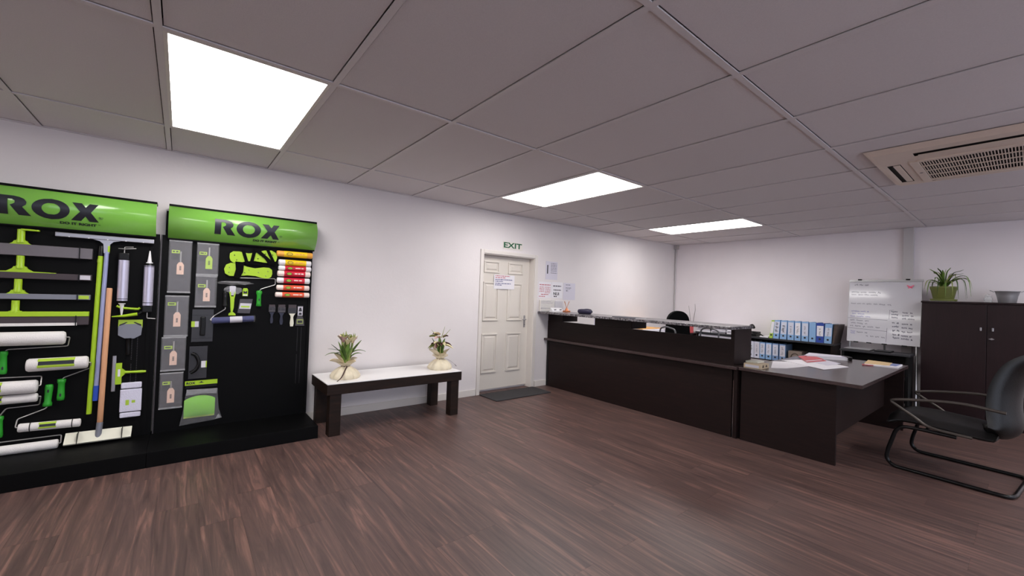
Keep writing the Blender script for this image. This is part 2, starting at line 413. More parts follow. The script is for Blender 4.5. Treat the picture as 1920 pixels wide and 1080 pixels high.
# ceiling: slab over a grid of bars with loose tiles
GX = [0]+[-.635-.72*k for k in range(15)]+[XW]
GY = [0, -.688, -2.128, -3.568, -5.008, -6.448, YW]
ce = struct(obj('ceiling', B(XW-.1, .1, YW-.1, .1, H+.12, H+.3), M_void))
light_cells = {(10, 1), (6, 1), (2, 1)}
added_light_cells = {(10, 4), (6, 4), (2, 4), (14, 1)}        # unseen panels, added on the same pattern to lift the room's brightness
BW = .0145
ti = {}
AC = (-3.98, -2.83, -4.85, -3.70)
for i in range(len(GX)-1):
    for j in range(len(GY)-1):
        if (i, j) in light_cells | added_light_cells: continue
        x1, x0 = GX[i]-BW, GX[i+1]+BW; y1, y0 = GY[j]-BW, GY[j+1]+BW
        key = (round(x1-x0, 3), round(y1-y0, 3))
        if key not in ti:
            a, b = key[0]/2-.0048, key[1]/2-.0048; ti[key] = B(-a, a, -b, b, 0, .014).mesh('ceiling_tile')
        o = obj('ceiling_tile', ti[key], M_tile, ce); o.location = ((x0+x1)/2, (y0+y1)/2, H+.004)
for y in GY[1:-1]:
    obj('main_bar', MB().box(XW, 0, y-BW, y+BW, H-.003, H+.003).box(XW, 0, y-.003, y+.003, H+.003, H+.04), M_bar, ce)
cb = {}
for j in range(len(GY)-1):
    l = round(GY[j]-GY[j+1]-2*BW, 3); cb[l] = cb.get(l) or MB().box(-BW, BW, -l/2, l/2, -.003, .003).box(-.003, .003, -l/2, l/2, .003, .04).mesh('cross_bar')
    for x in GX[1:-1]:
        o = obj('cross_bar', cb[l], M_bar, ce); o.location = (x, (GY[j]+GY[j+1])/2, H)
obj('edge_angle', MB().box(XW, 0, -.02, 0, H-.003, H+.003).box(-.02, 0, YW, 0, H-.003, H+.003), M_bar, ce)
# ceiling lights
for n, (i, j) in enumerate(sorted(light_cells, reverse=True)+sorted(added_light_cells, reverse=True)):
    x1, x0 = GX[i]-BW, GX[i+1]+BW; y1, y0 = GY[j]-BW, GY[j+1]+BW
    lab = ['large bright square-looking ceiling light above the shelving displays', 'bright ceiling light panel in front of the exit door', 'farthest ceiling light panel, nearest the back wall', 'added, unseen ceiling light panel nearest the rear wall', 'left ceiling light panel of the row by the shop window', 'middle ceiling light panel of the row by the shop window', 'right added, unseen ceiling light panel by the added shop window'][n]
    t = thing('ceiling_light', lab, 'ceiling light', ((x0+x1)/2, (y0+y1)/2, H), group='recessed ceiling lights')
    f = .016
    obj('frame', MB().box(x0, x1, y0, y0+f, H-.002, H+.05).box(x0, x1, y1-f, y1, H-.002, H+.05).box(x0, x0+f, y0+f, y1-f, H-.002, H+.05).box(x1-f, x1, y0+f, y1-f, H-.002, H+.05), M_trim, t)
    obj('diffuser', B(x0+f, x1-f, y0+f, y1-f, H+.004, H+.012), M_lamp, t)
    obj('housing', B(x0, x1, y0, y1, H+.05, H+.06), M_trim, t)

# door 1
dr = struct(empty('door_1', (-4.21, .1, 0)))
fr = MB()
for x0, x1 in ((-4.705, -4.655), (-3.765, -3.712)): fr.box(x0, x1, -.018, .0, 0, 1.893, .004)
fr.box(-4.655, -3.765, -.018, .0, 1.845, 1.893, .004)
fr.box(-4.66, -4.645, 0, .137, 0, DZ).box(-3.77, -3.755, 0, .137, 0, DZ).box(-4.645, -3.77, 0, .137, 1.835, DZ)
obj('door_frame', fr, M_trim, dr)
leaf = obj('door_leaf', B(-4.643, -3.772, .10, .136, .028, 1.833, .003), M_door, dr)
for cx0, cx1 in ((-4.575, -4.318), (-4.165, -3.90)):
    for z0, z1 in ((.25, .78), (.95, 1.476), (1.60, 1.76)):
        mb = MB(); q = .022
        for a in ((cx0, cx1, z0, z0+q), (cx0, cx1, z1-q, z1), (cx0, cx0+q, z0+q, z1-q), (cx1-q, cx1, z0+q, z1-q)):
            mb.box(a[0], a[1], .085, .1005, a[2], a[3], .005)
        w0, w1, h0, h1 = cx0+q+.012, cx1-q-.012, z0+q+.012, z1-q-.012; s = .02
        vs_ = [(w0, .1, h0), (w1, .1, h0), (w1, .1, h1), (w0, .1, h1), (w0+s, .088, h0+s), (w1-s, .088, h0+s), (w1-s, .088, h1-s), (w0+s, .088, h1-s)]
        mb.add(vs_, [(0, 1, 5, 4), (1, 2, 6, 5), (2, 3, 7, 6), (3, 0, 4, 7), (4, 5, 6, 7)])
        obj('door_panel', mb, M_door, leaf)
hp = obj('handle_plate', B(-3.852, -3.822, .094, .1005, .85, 1.02, .003), M_steel, dr)
obj('lever', MB().tube(roundpath([(-3.836, .095, .965), (-3.836, .055, .965), (-3.905, .05, .963)], .012), .008), M_steel, dr)
obj('keyhole', MB().cyl((-3.836, .0935, .89), (-3.836, .095, .89), .006), M_blackg, dr)
# door mat
solo('door_mat', MB().box(-4.66, -3.74, -.40, -.02, 0, .012, .004), M_mat, 'dark grey door mat lying before the white exit door', 'door mat')
# notice on the door
t = thing('notice_sheet', 'white notice with red and dark print taped to the door', 'notice', (-4.235, .095, 1.384))
obj('sheet', B(-4.412, -4.056, .0835, .085, 1.385, 1.578), M_paper, t)
obj('red_print', lines_mb((-4.40, .0828, 1.39), EX, EZ, [(.01, .26, .168, .011), (.01, .19, .145, .011)]), M_inkr, t)
obj('dark_print', lines_mb((-4.40, .0828, 1.39), EX, EZ, [(.01, .31, .118, .012), (.01, .14, .094, .012), (.01, .28, .066, .011), (.01, .12, .044, .011)]), M_inkb, t)
# exit sign above door
t = thing('exit_sign', 'green EXIT lettering on a pale strip above the door', 'sign', (-4.17, -.004, 1.93))
obj('backing', B(-4.345, -4.0, -.004, 0, 1.928, 2.034, .001), M_trim, t)
obj('lettering', text_mb('EXIT', (-4.333, -.0052, 1.948), EX, EZ, .318, .074, .03), M_exit, t)

# ================================================================== wall displays with the tools
BY = -.092                                   # front face of the pegboards
def hdr_y(z):                                # bulging profile of the header signs
    t = (z-1.675)/.255; return -(.12+.33*t-.28*t*t)
def glyph_mb(polys, x0, wd, z0, ht, mb, rows=26):
    """letter outline (even-odd polygons in a unit box) sliced into strips that follow the curved sign"""
    for k in range(rows):
        ta, tb = k/rows, (k+1)/rows
        def cuts(t):
            xs = []
            for p in polys:
                for (a, b), (c, d) in zip(p, p[1:]+p[:1]):
                    if (b <= t) != (d <= t): xs.append(a+(t-b)/(d-b)*(c-a))
            return sorted(xs)
        A, C = cuts(ta+1e-4), cuts(tb-1e-4)
        if len(A) != len(C): A = C = cuts((ta+tb)/2)
        for i in range(0, len(A)-1, 2):
            za, zb = z0+ta*ht, z0+tb*ht
            mb.add([(x0+A[i]*wd, hdr_y(za)-.002, za), (x0+A[i+1]*wd, hdr_y(za)-.002, za), (x0+C[i+1]*wd, hdr_y(zb)-.002, zb), (x0+C[i]*wd, hdr_y(zb)-.002, zb)], [(0, 1, 2, 3)])
def ell(cx, cy, rx, ry, n=40): return [(cx+rx*math.cos(2*PI*i/n), cy+ry*math.sin(2*PI*i/n)) for i in range(n)]
G_R = [[(0, 0), (.30, 0), (.30, .80), (.44, .80), (.52, .74), (.52, .62), (.44, .54), (.36, .52), (.62, 0), (1, 0), (.74, .44), (.86, .56), (.88, .72), (.80, .88), (.62, .98), (.48, 1), (0, 1)]]
G_O = [ell(.5, .5, .5, .5), ell(.5, .5, .245, .285)]
G_X = [[(0, 0), (.36, 0), (.52, .26), (.66, 0), (1.0, 0), (.72, .5), (.98, 1), (.66, 1), (.53, .76), (.38, 1), (.04, 1), (.33, .5)]]
def display(xo, lab, post):
    """one bay; xo shifts the right-hand bay's coordinates"""
    t = thing('display_stand', lab, 'display stand', (-7.29+xo, -.3, 0), group='black pegboard tool displays')
    x0, x1 = -7.832+xo, -6.738+xo
    obj('base_plinth', MB().box(x0-.035, x1+(.004 if post else .036), -.57, -.02, 0, .108, .003), M_black, t)
    obj('pegboard', MB().box(x0, x1+(0 if post else .038), BY, -.04, .108, 1.70).box(x0, x1, -.07, -.04, 1.70, 1.90), M_black, t)
    obj('upright', MB().box(x1-.018, x1+.006, BY-.008, -.002, .108, 1.93), M_black, t)
    if post: obj('upright', MB().box(x0-.026, x0-.018, BY-.006, -.002, .108, 1.70), M_plate, t); obj('pegboard_edge', B(x0-.018, x0, BY, -.04, .108, 1.70), M_black, t)
    # rail holes in the board
    hm = MB()
    for cx in (-6.803, -6.835):
        for k in range(40):
            z = .40+.0134*k
            if .68 < z < .70 and cx < -6.82: continue
            hm.add([(cx+xo-.0022, BY-.0006, z), (cx+xo+.0022, BY-.0006, z), (cx+xo+.0022, BY-.0006, z+.006), (cx+xo-.0022, BY-.0006, z+.006)], [(0, 1, 2, 3)])
    obj('peg_holes', hm, M_plate, t, stuff=True)
    # curved header
    s0, s1 = -7.815+xo, -6.722+xo; n = 24; vs_ = []; fs_ = []
    for k in range(n+1):
        z = 1.675+.255*k/n; vs_ += [(s0, hdr_y(z), z), (s1, hdr_y(z), z), (s0, hdr_y(z)+.008, z), (s1, hdr_y(z)+.008, z)]
    for k in range(n):
        a, b = 4*k, 4*k+4; fs_ += [(a, a+1, b+1, b), (a+2, b+2, b+3, a+3), (a+1, a+3, b+3, b+1), (a, b, b+2, a+2)]
    h = obj('header_sign', MB().add(vs_, fs_, True), M_sign, t)
    obj('rim', MB().box(s0, s1, -.176, -.04, 1.928, 1.944).box(s0, s1, -.125, -.04, 1.668, 1.677), M_black, t)
    lm = MB()
    glyph_mb(G_R, -7.517+xo, .146, 1.738, .124, lm); glyph_mb(G_O, -7.366+xo, .180, 1.731, .138, lm); glyph_mb(G_X, -7.182+xo, .142, 1.738, .124, lm)
    obj('lettering', lm, M_signink, h)
    sm = MB()
    for s, xa, wd, z, ht, bd in (('DO IT RIGHT', -7.238+xo, .185, 1.707, .017, .045), ('TM', -7.045+xo, .012, 1.717, .006, .0), ('R', -7.032+xo, .008, 1.764, .010, .0)):
        vv, ff = text2d(s, bd); xs = [v[0] for v in vv]; zs = [v[1] for v in vv]
        sm.add([(xa+(a-min(xs))/(max(xs)-min(xs))*wd, hdr_y(z+(b-min(zs))/(max(zs)-min(zs))*ht)-.004, z+(b-min(zs))/(max(zs)-min(zs))*ht) for a, b in vv], ff)
    cx, cz = -7.028+xo, 1.769
    for i in range(20):
        a, b = 2*PI*i/20, 2*PI*(i+1)/20
        sm.add([(cx+.0105*math.cos(a), hdr_y(cz)-.003, cz+.0105*math.sin(a)), (cx+.0105*math.cos(b), hdr_y(cz)-.003, cz+.0105*math.sin(b)), (cx+.0085*math.cos(b), hdr_y(cz)-.003, cz+.0085*math.sin(b)), (cx+.0085*math.cos(a), hdr_y(cz)-.003, cz+.0085*math.sin(a))], [(0, 1, 2, 3)])
    obj('slogan', sm, M_signink, h, stuff=True)
    return t
display(0, 'right-hand black tool display with the whole green sign in view', True)
display(-1.166, 'left-hand black tool display cut by the photo edge, holding rollers and poles', False)

# ---- four floor squeegees
def floor_squeegee(label, cx, s_top, s_bot, right, z_hi, z_lo, blade, strip=None, rail=None, tagmat=None, arm=False):
    t = thing('floor_squeegee', label, 'squeegee', (cx, BY-.02, z_lo), group='squeegees hung in a column')
    left = 2*cx-right; yc = BY-.024
    obj('socket', MB().lathe([(.0215, 0), (.0215, (s_top-s_bot)*.2), (.019, (s_top-s_bot)*.24), (.019, s_top-s_bot)], (cx, yc, s_bot), seg=16), M_lime, t)
    pts = [(-.17, 0), (-.06, .004), (-.035, .022), (-.028, .036), (.028, .036), (.035, .022), (.06, .004), (.17, 0), (.17, -.012), (-.17, -.012)]
    obj('bracket', MB().prism([(cx+a, s_bot-.022+b) for a, b in pts], yc-.012, yc+.012), M_lime, t)
    b = MB().box(left, right, yc-.014, BY-.001, z_lo, z_hi, .003)
    obj('blade', b, blade, t)
    if rail: obj('rail', B(left, right, yc-.02, yc+.012, rail[0], rail[1], .003), M_lime, t)
    if strip: obj('rubber_strip', B(left, right-.06, yc-.0155, yc-.01, strip[0], strip[1]), M_fleece, t)
    obj('cable_tie', B(right-.068, right-.063, yc-.022, BY, z_lo-.003, z_hi+.004), M_blackg, t)
    if tagmat: obj('tag', B(right-.06, right-.006, yc-.0165, yc-.013, z_lo+.006, z_hi-.006), tagmat, t)
    if arm: obj('grip_arm', B(cx, cx+.085, yc-.02, yc+.008, s_top-.008, s_top+.004, .003), M_lime, t)
floor_squeegee('topmost floor squeegee, wide grey blade under lime socket', -8.591, 1.648, 1.556, -8.239, 1.546, 1.468, M_blade, arm=True)
floor_squeegee('second floor squeegee from top, dark brown blade with pale tag', -8.588, 1.467, 1.378, -8.237, 1.353, 1.309, M_bladed, tagmat=M_paperg)
floor_squeegee('third floor squeegee from top, narrow light grey blade', -8.593, 1.306, 1.216, -8.239, 1.205, 1.168, M_bladel, tagmat=M_lime2)
floor_squeegee('lowest floor squeegee with lime rail over brown blade and white strip', -8.60, 1.158, 1.072, -8.241, 1.05, .985, M_bladed, strip=(.982, 1.002), rail=(1.048, 1.082))

# ---- paint rollers
def cap_cyl(x0, x1, z0, z1, r, yc, seg=18):
    p = Vector((x0, yc, z0)); d = Vector((x1-x0, 0, z1-z0)); L = d.length; e = r*.28
    return MB().lathe([(r*.45, 0), (r*.85, e*.25), (r, e), (r, L-e), (r*.85, L-e*.25), (r*.45, L)], p, d, seg)
def roller(name, label, sl, wire, handle, hm=None, lab=None, sm=None, group='paint rollers hung on the left display', ties=()):
    x0, z0, x1, z1, r = sl; yc = BY-r-.004
    t = thing(name, label, 'paint roller', ((x0+x1)/2, yc, min(z0, z1)-r), group=group)
    s = obj('sleeve', cap_cyl(x0, x1, z0, z1, r, yc), sm or M_fleece, t)
    if wire: obj('wire_frame', MB().tube(roundpath([(a, yc if k < 2 else BY-.012, b) for k, (a, b) in enumerate(wire)], .012), .0042), M_wire, t)
    if handle:
        (ha, hb), (hc, hd), hw = handle; y = BY-.016
        ax = Vector((hc-ha, 0, hd-hb)); L = ax.length
        h = obj('handle', MB().lathe([(hw*.35, 0), (hw*.56, L*.02), (hw*.56, L*.14), (hw*.44, L*.22), (hw*.46, L*.55), (hw*.52, L*.86), (hw*.46, L*.98), (hw*.2, L)], (ha, y, hb), ax, 14), hm or M_green, t)
        mx = Vector((ha, y-hw*.48, hb))+ax*.72
        obj('print', MB().add([mx+Vector((-.004, -.001, -.012)), mx+Vector((.004, -.001, -.012)), mx+Vector((.005, -.001, .004)), mx+Vector((0, -.001, .012)), mx+Vector((-.005, -.001, .004))], [(0, 1, 2, 3, 4)]), M_ink, h)
    for q in ties: obj('cable_tie', MB().cyl((x0+(x1-x0)*q-.0025, yc, z0+(z1-z0)*q), (x0+(x1-x0)*q+.0025, yc, z0+(z1-z0)*q), r+.0015, seg=18), M_blackg, t)
    if lab:
        a, b = lab; n = 8; lm = MB(); lk = MB()
        for (th0, th1, mbx, ia, ib) in ((.35, .95, lm, a, b), (.95, 1.55, lk, a+.004, b-.002), (1.55, 1.95, lm, a, b)):
            for k in range(n):
                q0, q1 = th0+(th1-th0)*k/n, th0+(th1-th0)*(k+1)/n
                def P(x, q): zz = z0+(z1-z0)*(x-x0)/(x1-x0); return (x, yc-(r+.0012)*math.sin(q), zz+(r+.0012)*math.cos(q))
                mbx.add([P(ia, q1), P(ib, q1), P(ib, q0), P(ia, q0)], [(0, 1, 2, 3)], True)
        lo = obj('label_band', lm, M_lime2, s); obj('label_print', lk, M_signink, lo)
    return t
roller('paint_roller', 'largest fat white roller with green handle at photo edge', (-8.93, .897, -8.350, .896, .047), [(-8.352, .90), (-8.330, .900), (-8.343, .832), (-8.63, .822), (-8.643, .80)], ((-8.643, .812), (-8.641, .655), .036))
roller('paint_roller', 'fat white roller with lime and black label beside the poles', (-8.533, .711, -8.229, .713, .045), [(-8.232, .71), (-8.217, .708), (-8.222, .663), (-8.355, .605), (-8.364, .590)], ((-8.365, .597), (-8.366, .442), .040), lab=(-8.475, -8.295))
roller('paint_roller', 'white roller half cut by photo edge, its wire passing above', (-8.86, .566, -8.473, .563, .045), [(-8.475, .565), (-8.461, .566), (-8.462, .626), (-8.82, .634), (-8.84, .60)], ((-8.845, .60), (-8.845, .46), .038), lab=(-8.85, -8.63))
roller('paint_roller', 'thin white roller directly below the edge-cut one, wire underneath', (-8.83, .481, -8.473, .483, .030), [(-8.475, .487), (-8.459, .489), (-8.468, .425), (-8.62, .420), (-8.645, .375)], ((-8.648, .372), (-8.646, .225), .038), lab=(-8.82, -8.63))
roller('paint_roller', 'slim white roller with two black ties and green handle standing up', (-8.559, .281, -8.255, .271, .029), [(-8.555, .283), (-8.571, .286), (-8.567, .338), (-8.436, .393), (-8.428, .412)], ((-8.430, .409), (-8.424, .564), .042), ties=(.19, .86), lab=(-8.46, -8.375))
roller('paint_roller', 'lowest white roller resting just above the black plinth', (-8.80, .142, -8.362, .139, .032), [(-8.365, .14), (-8.351, .141), (-8.353, .193), (-8.80, .193), (-8.81, .20)], ((-8.815, .20), (-8.815, .34), .038))

# ---- long poles and their tools
t = thing('extension_pole', 'lime green pole with black tip standing left of two other poles', 'pole', (-8.218, BY-.03, .324))
yc = BY-.018
obj('shaft', MB().cyl((-8.197, yc, 1.498), (-8.218, yc, .324), .0148), M_lime, t)
obj('tip', MB().lathe([(.0165, 0), (.0165, .07), (.012, .078)], (-8.1965, yc, 1.498), (.02, 0, 1), 14), M_blackg, t)
obj('band', MB().cyl((-8.2, yc, 1.45), (-8.1985, yc, 1.475), .0152), M_lime2, t)
t = thing('window_squeegee', 'wide silver window squeegee on a pale blue pole', 'squeegee', (-8.187, BY-.03, .423))
yc2 = BY-.030
obj('pole', MB().cyl((-8.1635, yc2, 1.53), (-8.187, yc2, .423), .0132), M_bluepole, t)
obj('grip', MB().cyl((-8.1845, yc2, .532), (-8.187, yc2, .421), .0148), M_bluegrip, t, label='blue rubber grip')
ch = obj('channel', MB().box(-8.43, -7.897, yc2-.014, yc2+.012, 1.618, 1.650, .004), M_steel, t)
for k in range(5): obj('rivet', MB().cyl((-8.36+.1*k, yc2-.018, 1.622), (-8.36+.1*k, yc2-.013, 1.622), .004, seg=8), M_white, ch)
obj('yoke', MB().prism([(-8.24, 1.618), (-8.09, 1.618), (-8.128, 1.608), (-8.146, 1.588), (-8.149, 1.52), (-8.179, 1.52), (-8.183, 1.588), (-8.204, 1.608)], yc2-.010, yc2+.010), M_steel, t)
obj('clip', B(-8.158, -8.146, yc2-.014, yc2-.008, 1.53, 1.575, .002), M_lime, t)
t = thing('floor_applicator', 'flat cream applicator head on a bare wooden handle', 'applicator', (-8.16, BY-.03, .13))
obj('handle', MB().lathe([(.012, 0), (.0165, .006), (.0165, .10), (.0165, 1.0), (.014, 1.006)], (-8.155, BY-.036, .254), (.017, 0, 1.007), 16), M_beech, t)
obj('ferrule', MB().cyl((-8.155, BY-.036, .256), (-8.16, BY-.05, .152), .0185), M_bladel, t)
obj('head', MB().add([(-8.333, BY-.085, .135), (-7.977, BY-.085, .133), (-7.975, BY-.03, .198), (-8.33, BY-.03, .203), (-8.333, BY-.075, .125), (-7.977, BY-.075, .123), (-7.975, BY-.02, .190), (-8.33, BY-.02, .195)], [(0, 1, 2, 3), (4, 7, 6, 5), (0, 4, 5, 1), (2, 6, 7, 3), (1, 5, 6, 2), (0, 3, 7, 4)]), M_cream, t)
obj('cable_tie', MB().prism([(-8.268, .13), (-8.264, .13), (-8.262, .204), (-8.266, .204)], BY-.089, BY-.02), M_blackg, t)
obj('cable_tie', MB().prism([(-8.03, .13), (-8.026, .13), (-8.026, .202), (-8.03, .202)], BY-.089, BY-.02), M_blackg, t)

# ---- two sealant guns
def gun(label, cx, z0, z1, up):
    r = .031; y = BY-r-.006
    t = thing('sealant_gun', label, 'sealant gun', (cx, y, z0), group='silver sealant guns')
    obj('barrel', MB().cyl((cx, y, z0), (cx, y, z1), r, seg=20), M_alu, t)
    for z in (z0+.022, z1-.008) if up else (z0+.014,): obj('cable_tie', MB().cyl((cx, y, z-.002), (cx, y, z+.002), r+.001, seg=20), M_blackg, t)
    e = 1 if up else -1; ze = z1 if up else z0; zo = z0 if up else z1
    obj('front_cap', MB().cyl((cx, y, ze), (cx, y, ze+e*.018), r+.002, r*.8, seg=20), M_blackg, t)
    nm = MB().cyl((cx, y, ze+e*.018), (cx, y, ze+e*.026), .021).cyl((cx, y, ze+e*.026), (cx, y, ze+e*.116), .014, .004)
    obj('nozzle', nm, M_white, t)
    g = obj('grip', MB().box(cx-.032, cx+.03, y-.02, y+.02, zo-e*.055, zo, .008), M_blackg, t)
    obj('rod', MB().tube(roundpath([(cx, y, zo-e*.05), (cx, y, zo-e*.10), (cx+.05, y, zo-e*.104)], .008), .0035), M_wire, t)
    return t, y
g1, y1 = gun('left silver sealant gun with nozzle pointing down', -8.066, 1.166, 1.476, False)
obj('lever', MB().tube([(-8.10, y1-.006, 1.562), (-8.06, y1-.01, 1.562), (-8.0, y1, 1.57)], .0035), M_wire, g1)
g2, y2 = gun('right silver sealant gun with nozzle up and lime trigger handles', -7.919, 1.131, 1.444, True)
obj('trigger', MB().tube([(-8.095, y2, 1.126), (-8.07, y2, 1.112), (-8.0, y2, 1.104), (-7.972, y2, 1.102), (-7.962, y2, 1.112)], .0085), M_lime, g2)
obj('handle', MB().tube([(-8.119, y2, 1.044), (-8.05, y2, 1.05), (-7.975, y2, 1.064)], [.004, .010, .013]), M_lime, g2)
obj('linkage', MB().tube([(-7.975, y2, 1.06), (-7.94, y2, 1.085), (-7.92, y2, 1.10)], .012), M_blackg, g2)

# ---- putty scraper, short squeegee, cloth
t = thing('wall_scraper', 'broad grey scraper in a lime card below the sealant guns', 'scraper', (-8.014, BY-.01, .746))
obj('card', MB().box(-8.084, -7.944, BY-.006, BY-.001, .955, 1.018, .001), M_lime2, t)
obj('card_print', MB().prism([(-8.075, .965), (-8.03, .998), (-8.04, 1.0), (-8.078, .98)], BY-.0075, BY-.005).prism([(-7.953, .965), (-7.998, .998), (-7.988, 1.0), (-7.95, .98)], BY-.0075, BY-.005), M_ink, t)
obj('blade', MB().prism([(-8.082, .90), (-8.04, .872), (-7.99, .872), (-7.95, .898), (-7.945, .965), (-7.985, .985), (-8.045, .985), (-8.083, .968)], BY-.012, BY-.006), M_bladel, t)
obj('handle', MB().lathe([(.012, 0), (.016, .01), (.013, .06), (.014, .12), (.02, .13)], (-8.018, BY-.016, .746), (-.03, 0, 1), 12), M_blackg, t)
t = thing('hand_squeegee', 'short upright squeegee with lime T-handle above folded cloth', 'squeegee', (-8.02, BY-.01, .472))
obj('blade', B(-8.106, -8.083, BY-.018, BY-.004, .472, .745, .004), M_steel, t)
obj('head', MB().prism([(-8.085, .525), (-8.05, .525), (-8.05, .58), (-8.03, .603), (-8.03, .625), (-8.05, .645), (-8.05, .687), (-8.085, .687)], BY-.02, BY-.004), M_lime, t)
obj('handle', MB().lathe([(.011, 0), (.009, .04), (.011, .10), (.008, .125)], (-8.035, BY-.013, .614), (1, 0, -.03), 12), M_lime, t)
obj('tag', B(-8.072, -8.058, BY-.0215, BY-.0195, .585, .64), M_paper, t)
t = thing('cloth_pack', 'folded white cloth bundle tied with black bands', 'cloth', (-7.99, BY-.01, .255))
mb = MB(); n = 10
for a, b, wv in ((.262, .305, .06), (.305, .485, .063), (.485, .535, .06)):
    mb.box(-7.991-wv, -7.991+wv, BY-.022, BY-.003, a+.002, b-.002, .008)
obj('cloth', mb, mat('terry_cloth', (222, 220, 238), .95, bump=.4, bscale=160), t)
for z in (.305, .485): obj('band', B(-8.056, -7.926, BY-.0185, BY-.002, z-.003, z+.003), M_blackg, t)
obj('print', MB().add([(-8.02, BY-.0232, .36), (-8.0, BY-.0232, .36), (-8.0, BY-.0232, .40), (-8.02, BY-.0232, .40)], [(0, 1, 2, 3)]).add([(-7.985, BY-.0232, .375), (-7.965, BY-.0232, .375), (-7.965, BY-.0232, .395), (-7.985, BY-.0232, .395)], [(0, 1, 2, 3)]), M_lime2, t)

# ---- trowels in film, two columns
def trowel(label, x0, x1, z0, z1, hx, tz, bz0, bz1, hm, notch=False, bw=.046, group='packed steel trowels', tagside=True):
    t = thing('steel_trowel', label, 'trowel', ((x0+x1)/2, BY-.01, z0), group=group)
    if notch:
        pts = [(x0, z0), (x1-.008, z0)]; n = 14
        for k in range(n):
            a = z0+(z1-z0)*k/n; b = (z1-z0)/n
            pts += [(x1-.008, a+b*.25), (x1, a+b*.25), (x1, a+b*.75), (x1-.008, a+b*.75)]
        pts += [(x1-.008, z1), (x0, z1)]
        bm_ = MB().prism(pts, BY-.004, BY-.001)
    else: bm_ = MB().box(x0, x1, BY-.004, BY-.001, z0, z1, .001)
    obj('blade', bm_, M_plate, t)
    for z in (z0+.022, (z0+z1)/2+.03): obj('fold', B(x0, x1, BY-.0052, BY-.0038, z, z+.0016), M_bladed, t)
    h = bw/2
    obj('tang', MB().cyl((hx, BY-.011, bz1-.004), (hx-.001, BY-.011, tz), .0065), M_wire, t)
    obj('handle', MB().prism([(hx-h, bz0), (hx+h, bz0), (hx+h, bz1-.018), (hx+h*.45, bz1+.004), (hx-h*.45, bz1+.004), (hx-h, bz1-.018)], BY-.024, BY-.004), hm, t)
    obj('handle_print', lines_mb((hx-.006, BY-.0246, bz0+.035), EX, EZ, [(0, .012, k*.009, .006) for k in range(4)]), M_ink, t)
    if tagside:
        xa = x0+.012; za = z1-(z1-z0)*.24 if z1-z0 > .3 else z1-.095
        g = obj('tag', B(xa, xa+.052, BY-.007, BY-.0045, za, za+.026), M_lime2, t); obj('tag_print', lines_mb((xa+.006, BY-.0078, za+.009), EX, EZ, [(0, .036, 0, .009)]), M_ink, g)
        obj('tag_base', B(xa, xa+.05, BY-.0065, BY-.0045, za-.055, za-.002), M_pack, t)
    # film wrap with sealed ends
    obj('film', MB().box(x0-.006, x1+.006, BY-.027, BY-.0265, z0-.006, z1+.004), M_film, t)
    obj('seal', MB().box(x0-.006, x1+.006, BY-.026, BY-.020, z0-.008, z0+.006, .002).box(x0-.006, x1+.006, BY-.026, BY-.020, z1-.006, z1+.006, .002), M_film2, t)
    return t
trowel('tall film-wrapped trowel with pale wooden handle, top of first column', -7.800, -7.663, 1.242, 1.658, -7.729, 1.574, 1.386, 1.482, M_pale)
trowel('film-wrapped trowel with pale wooden handle, second in first column', -7.809, -7.667, .886, 1.208, -7.735, 1.163, .960, 1.073, M_pale)
trowel('film-wrapped trowel with pale wooden handle, third in first column', -7.819, -7.674, .607, .872, -7.747, .840, .648, .757, M_pale)
trowel('film-wrapped trowel with pale wooden handle, lowest in first column', -7.819, -7.682, .303, .583, -7.752, .514, .344, .456, M_pale)
trowel('film-wrapped trowel with rounded lime handle under the green sign', -7.620, -7.481, 1.394, 1.655, -7.541, 1.626, 1.443, 1.548, M_lime2)
trowel('notched steel trowel with pale handle below the lime-handled one', -7.620, -7.485, 1.126, 1.381, -7.548, 1.349, 1.170, 1.276, M_pale, notch=True)
t = thing('plastering_float', 'dark grey float with straight black handle and lime tag', 'float', (-7.563, BY-.01, .827), group='dark packed floats')
obj('plate', B(-7.637, -7.492, BY-.006, BY-.001, .827, 1.10, .001), M_pack, t)
obj('handle', B(-7.582, -7.544, BY-.03, BY-.005, .879, 1.04, .01), M_blackg, t)
obj('tag', B(-7.641, -7.617, BY-.009, BY-.006, .953, 1.0), M_lime2, t); obj('tag_panel', B(-7.617, -7.591, BY-.009, BY-.006, .953, 1.0), M_paperg, t)
for z in (.856, 1.05): obj('fold', B(-7.637, -7.492, BY-.0072, BY-.006, z, z+.002), M_blackg, t)
t = thing('plastering_float', 'dark grey float with curved black handle and white tag', 'float', (-7.583, BY-.01, .52), group='dark packed floats')
obj('plate', B(-7.645, -7.523, BY-.006, BY-.001, .52, .79, .001), M_pack, t)
obj('handle', MB().tube(smoothpath([(-7.63, BY-.02, .735), (-7.60, BY-.022, .715), (-7.578, BY-.024, .655), (-7.597, BY-.022, .598), (-7.632, BY-.02, .572)]), .013), M_blackg, t)
obj('tag', B(-7.562, -7.532, BY-.009, BY-.006, .61, .665), M_paper, t); obj('tag_edge', B(-7.532, -7.524, BY-.009, BY-.006, .61, .665), M_lime2, t)
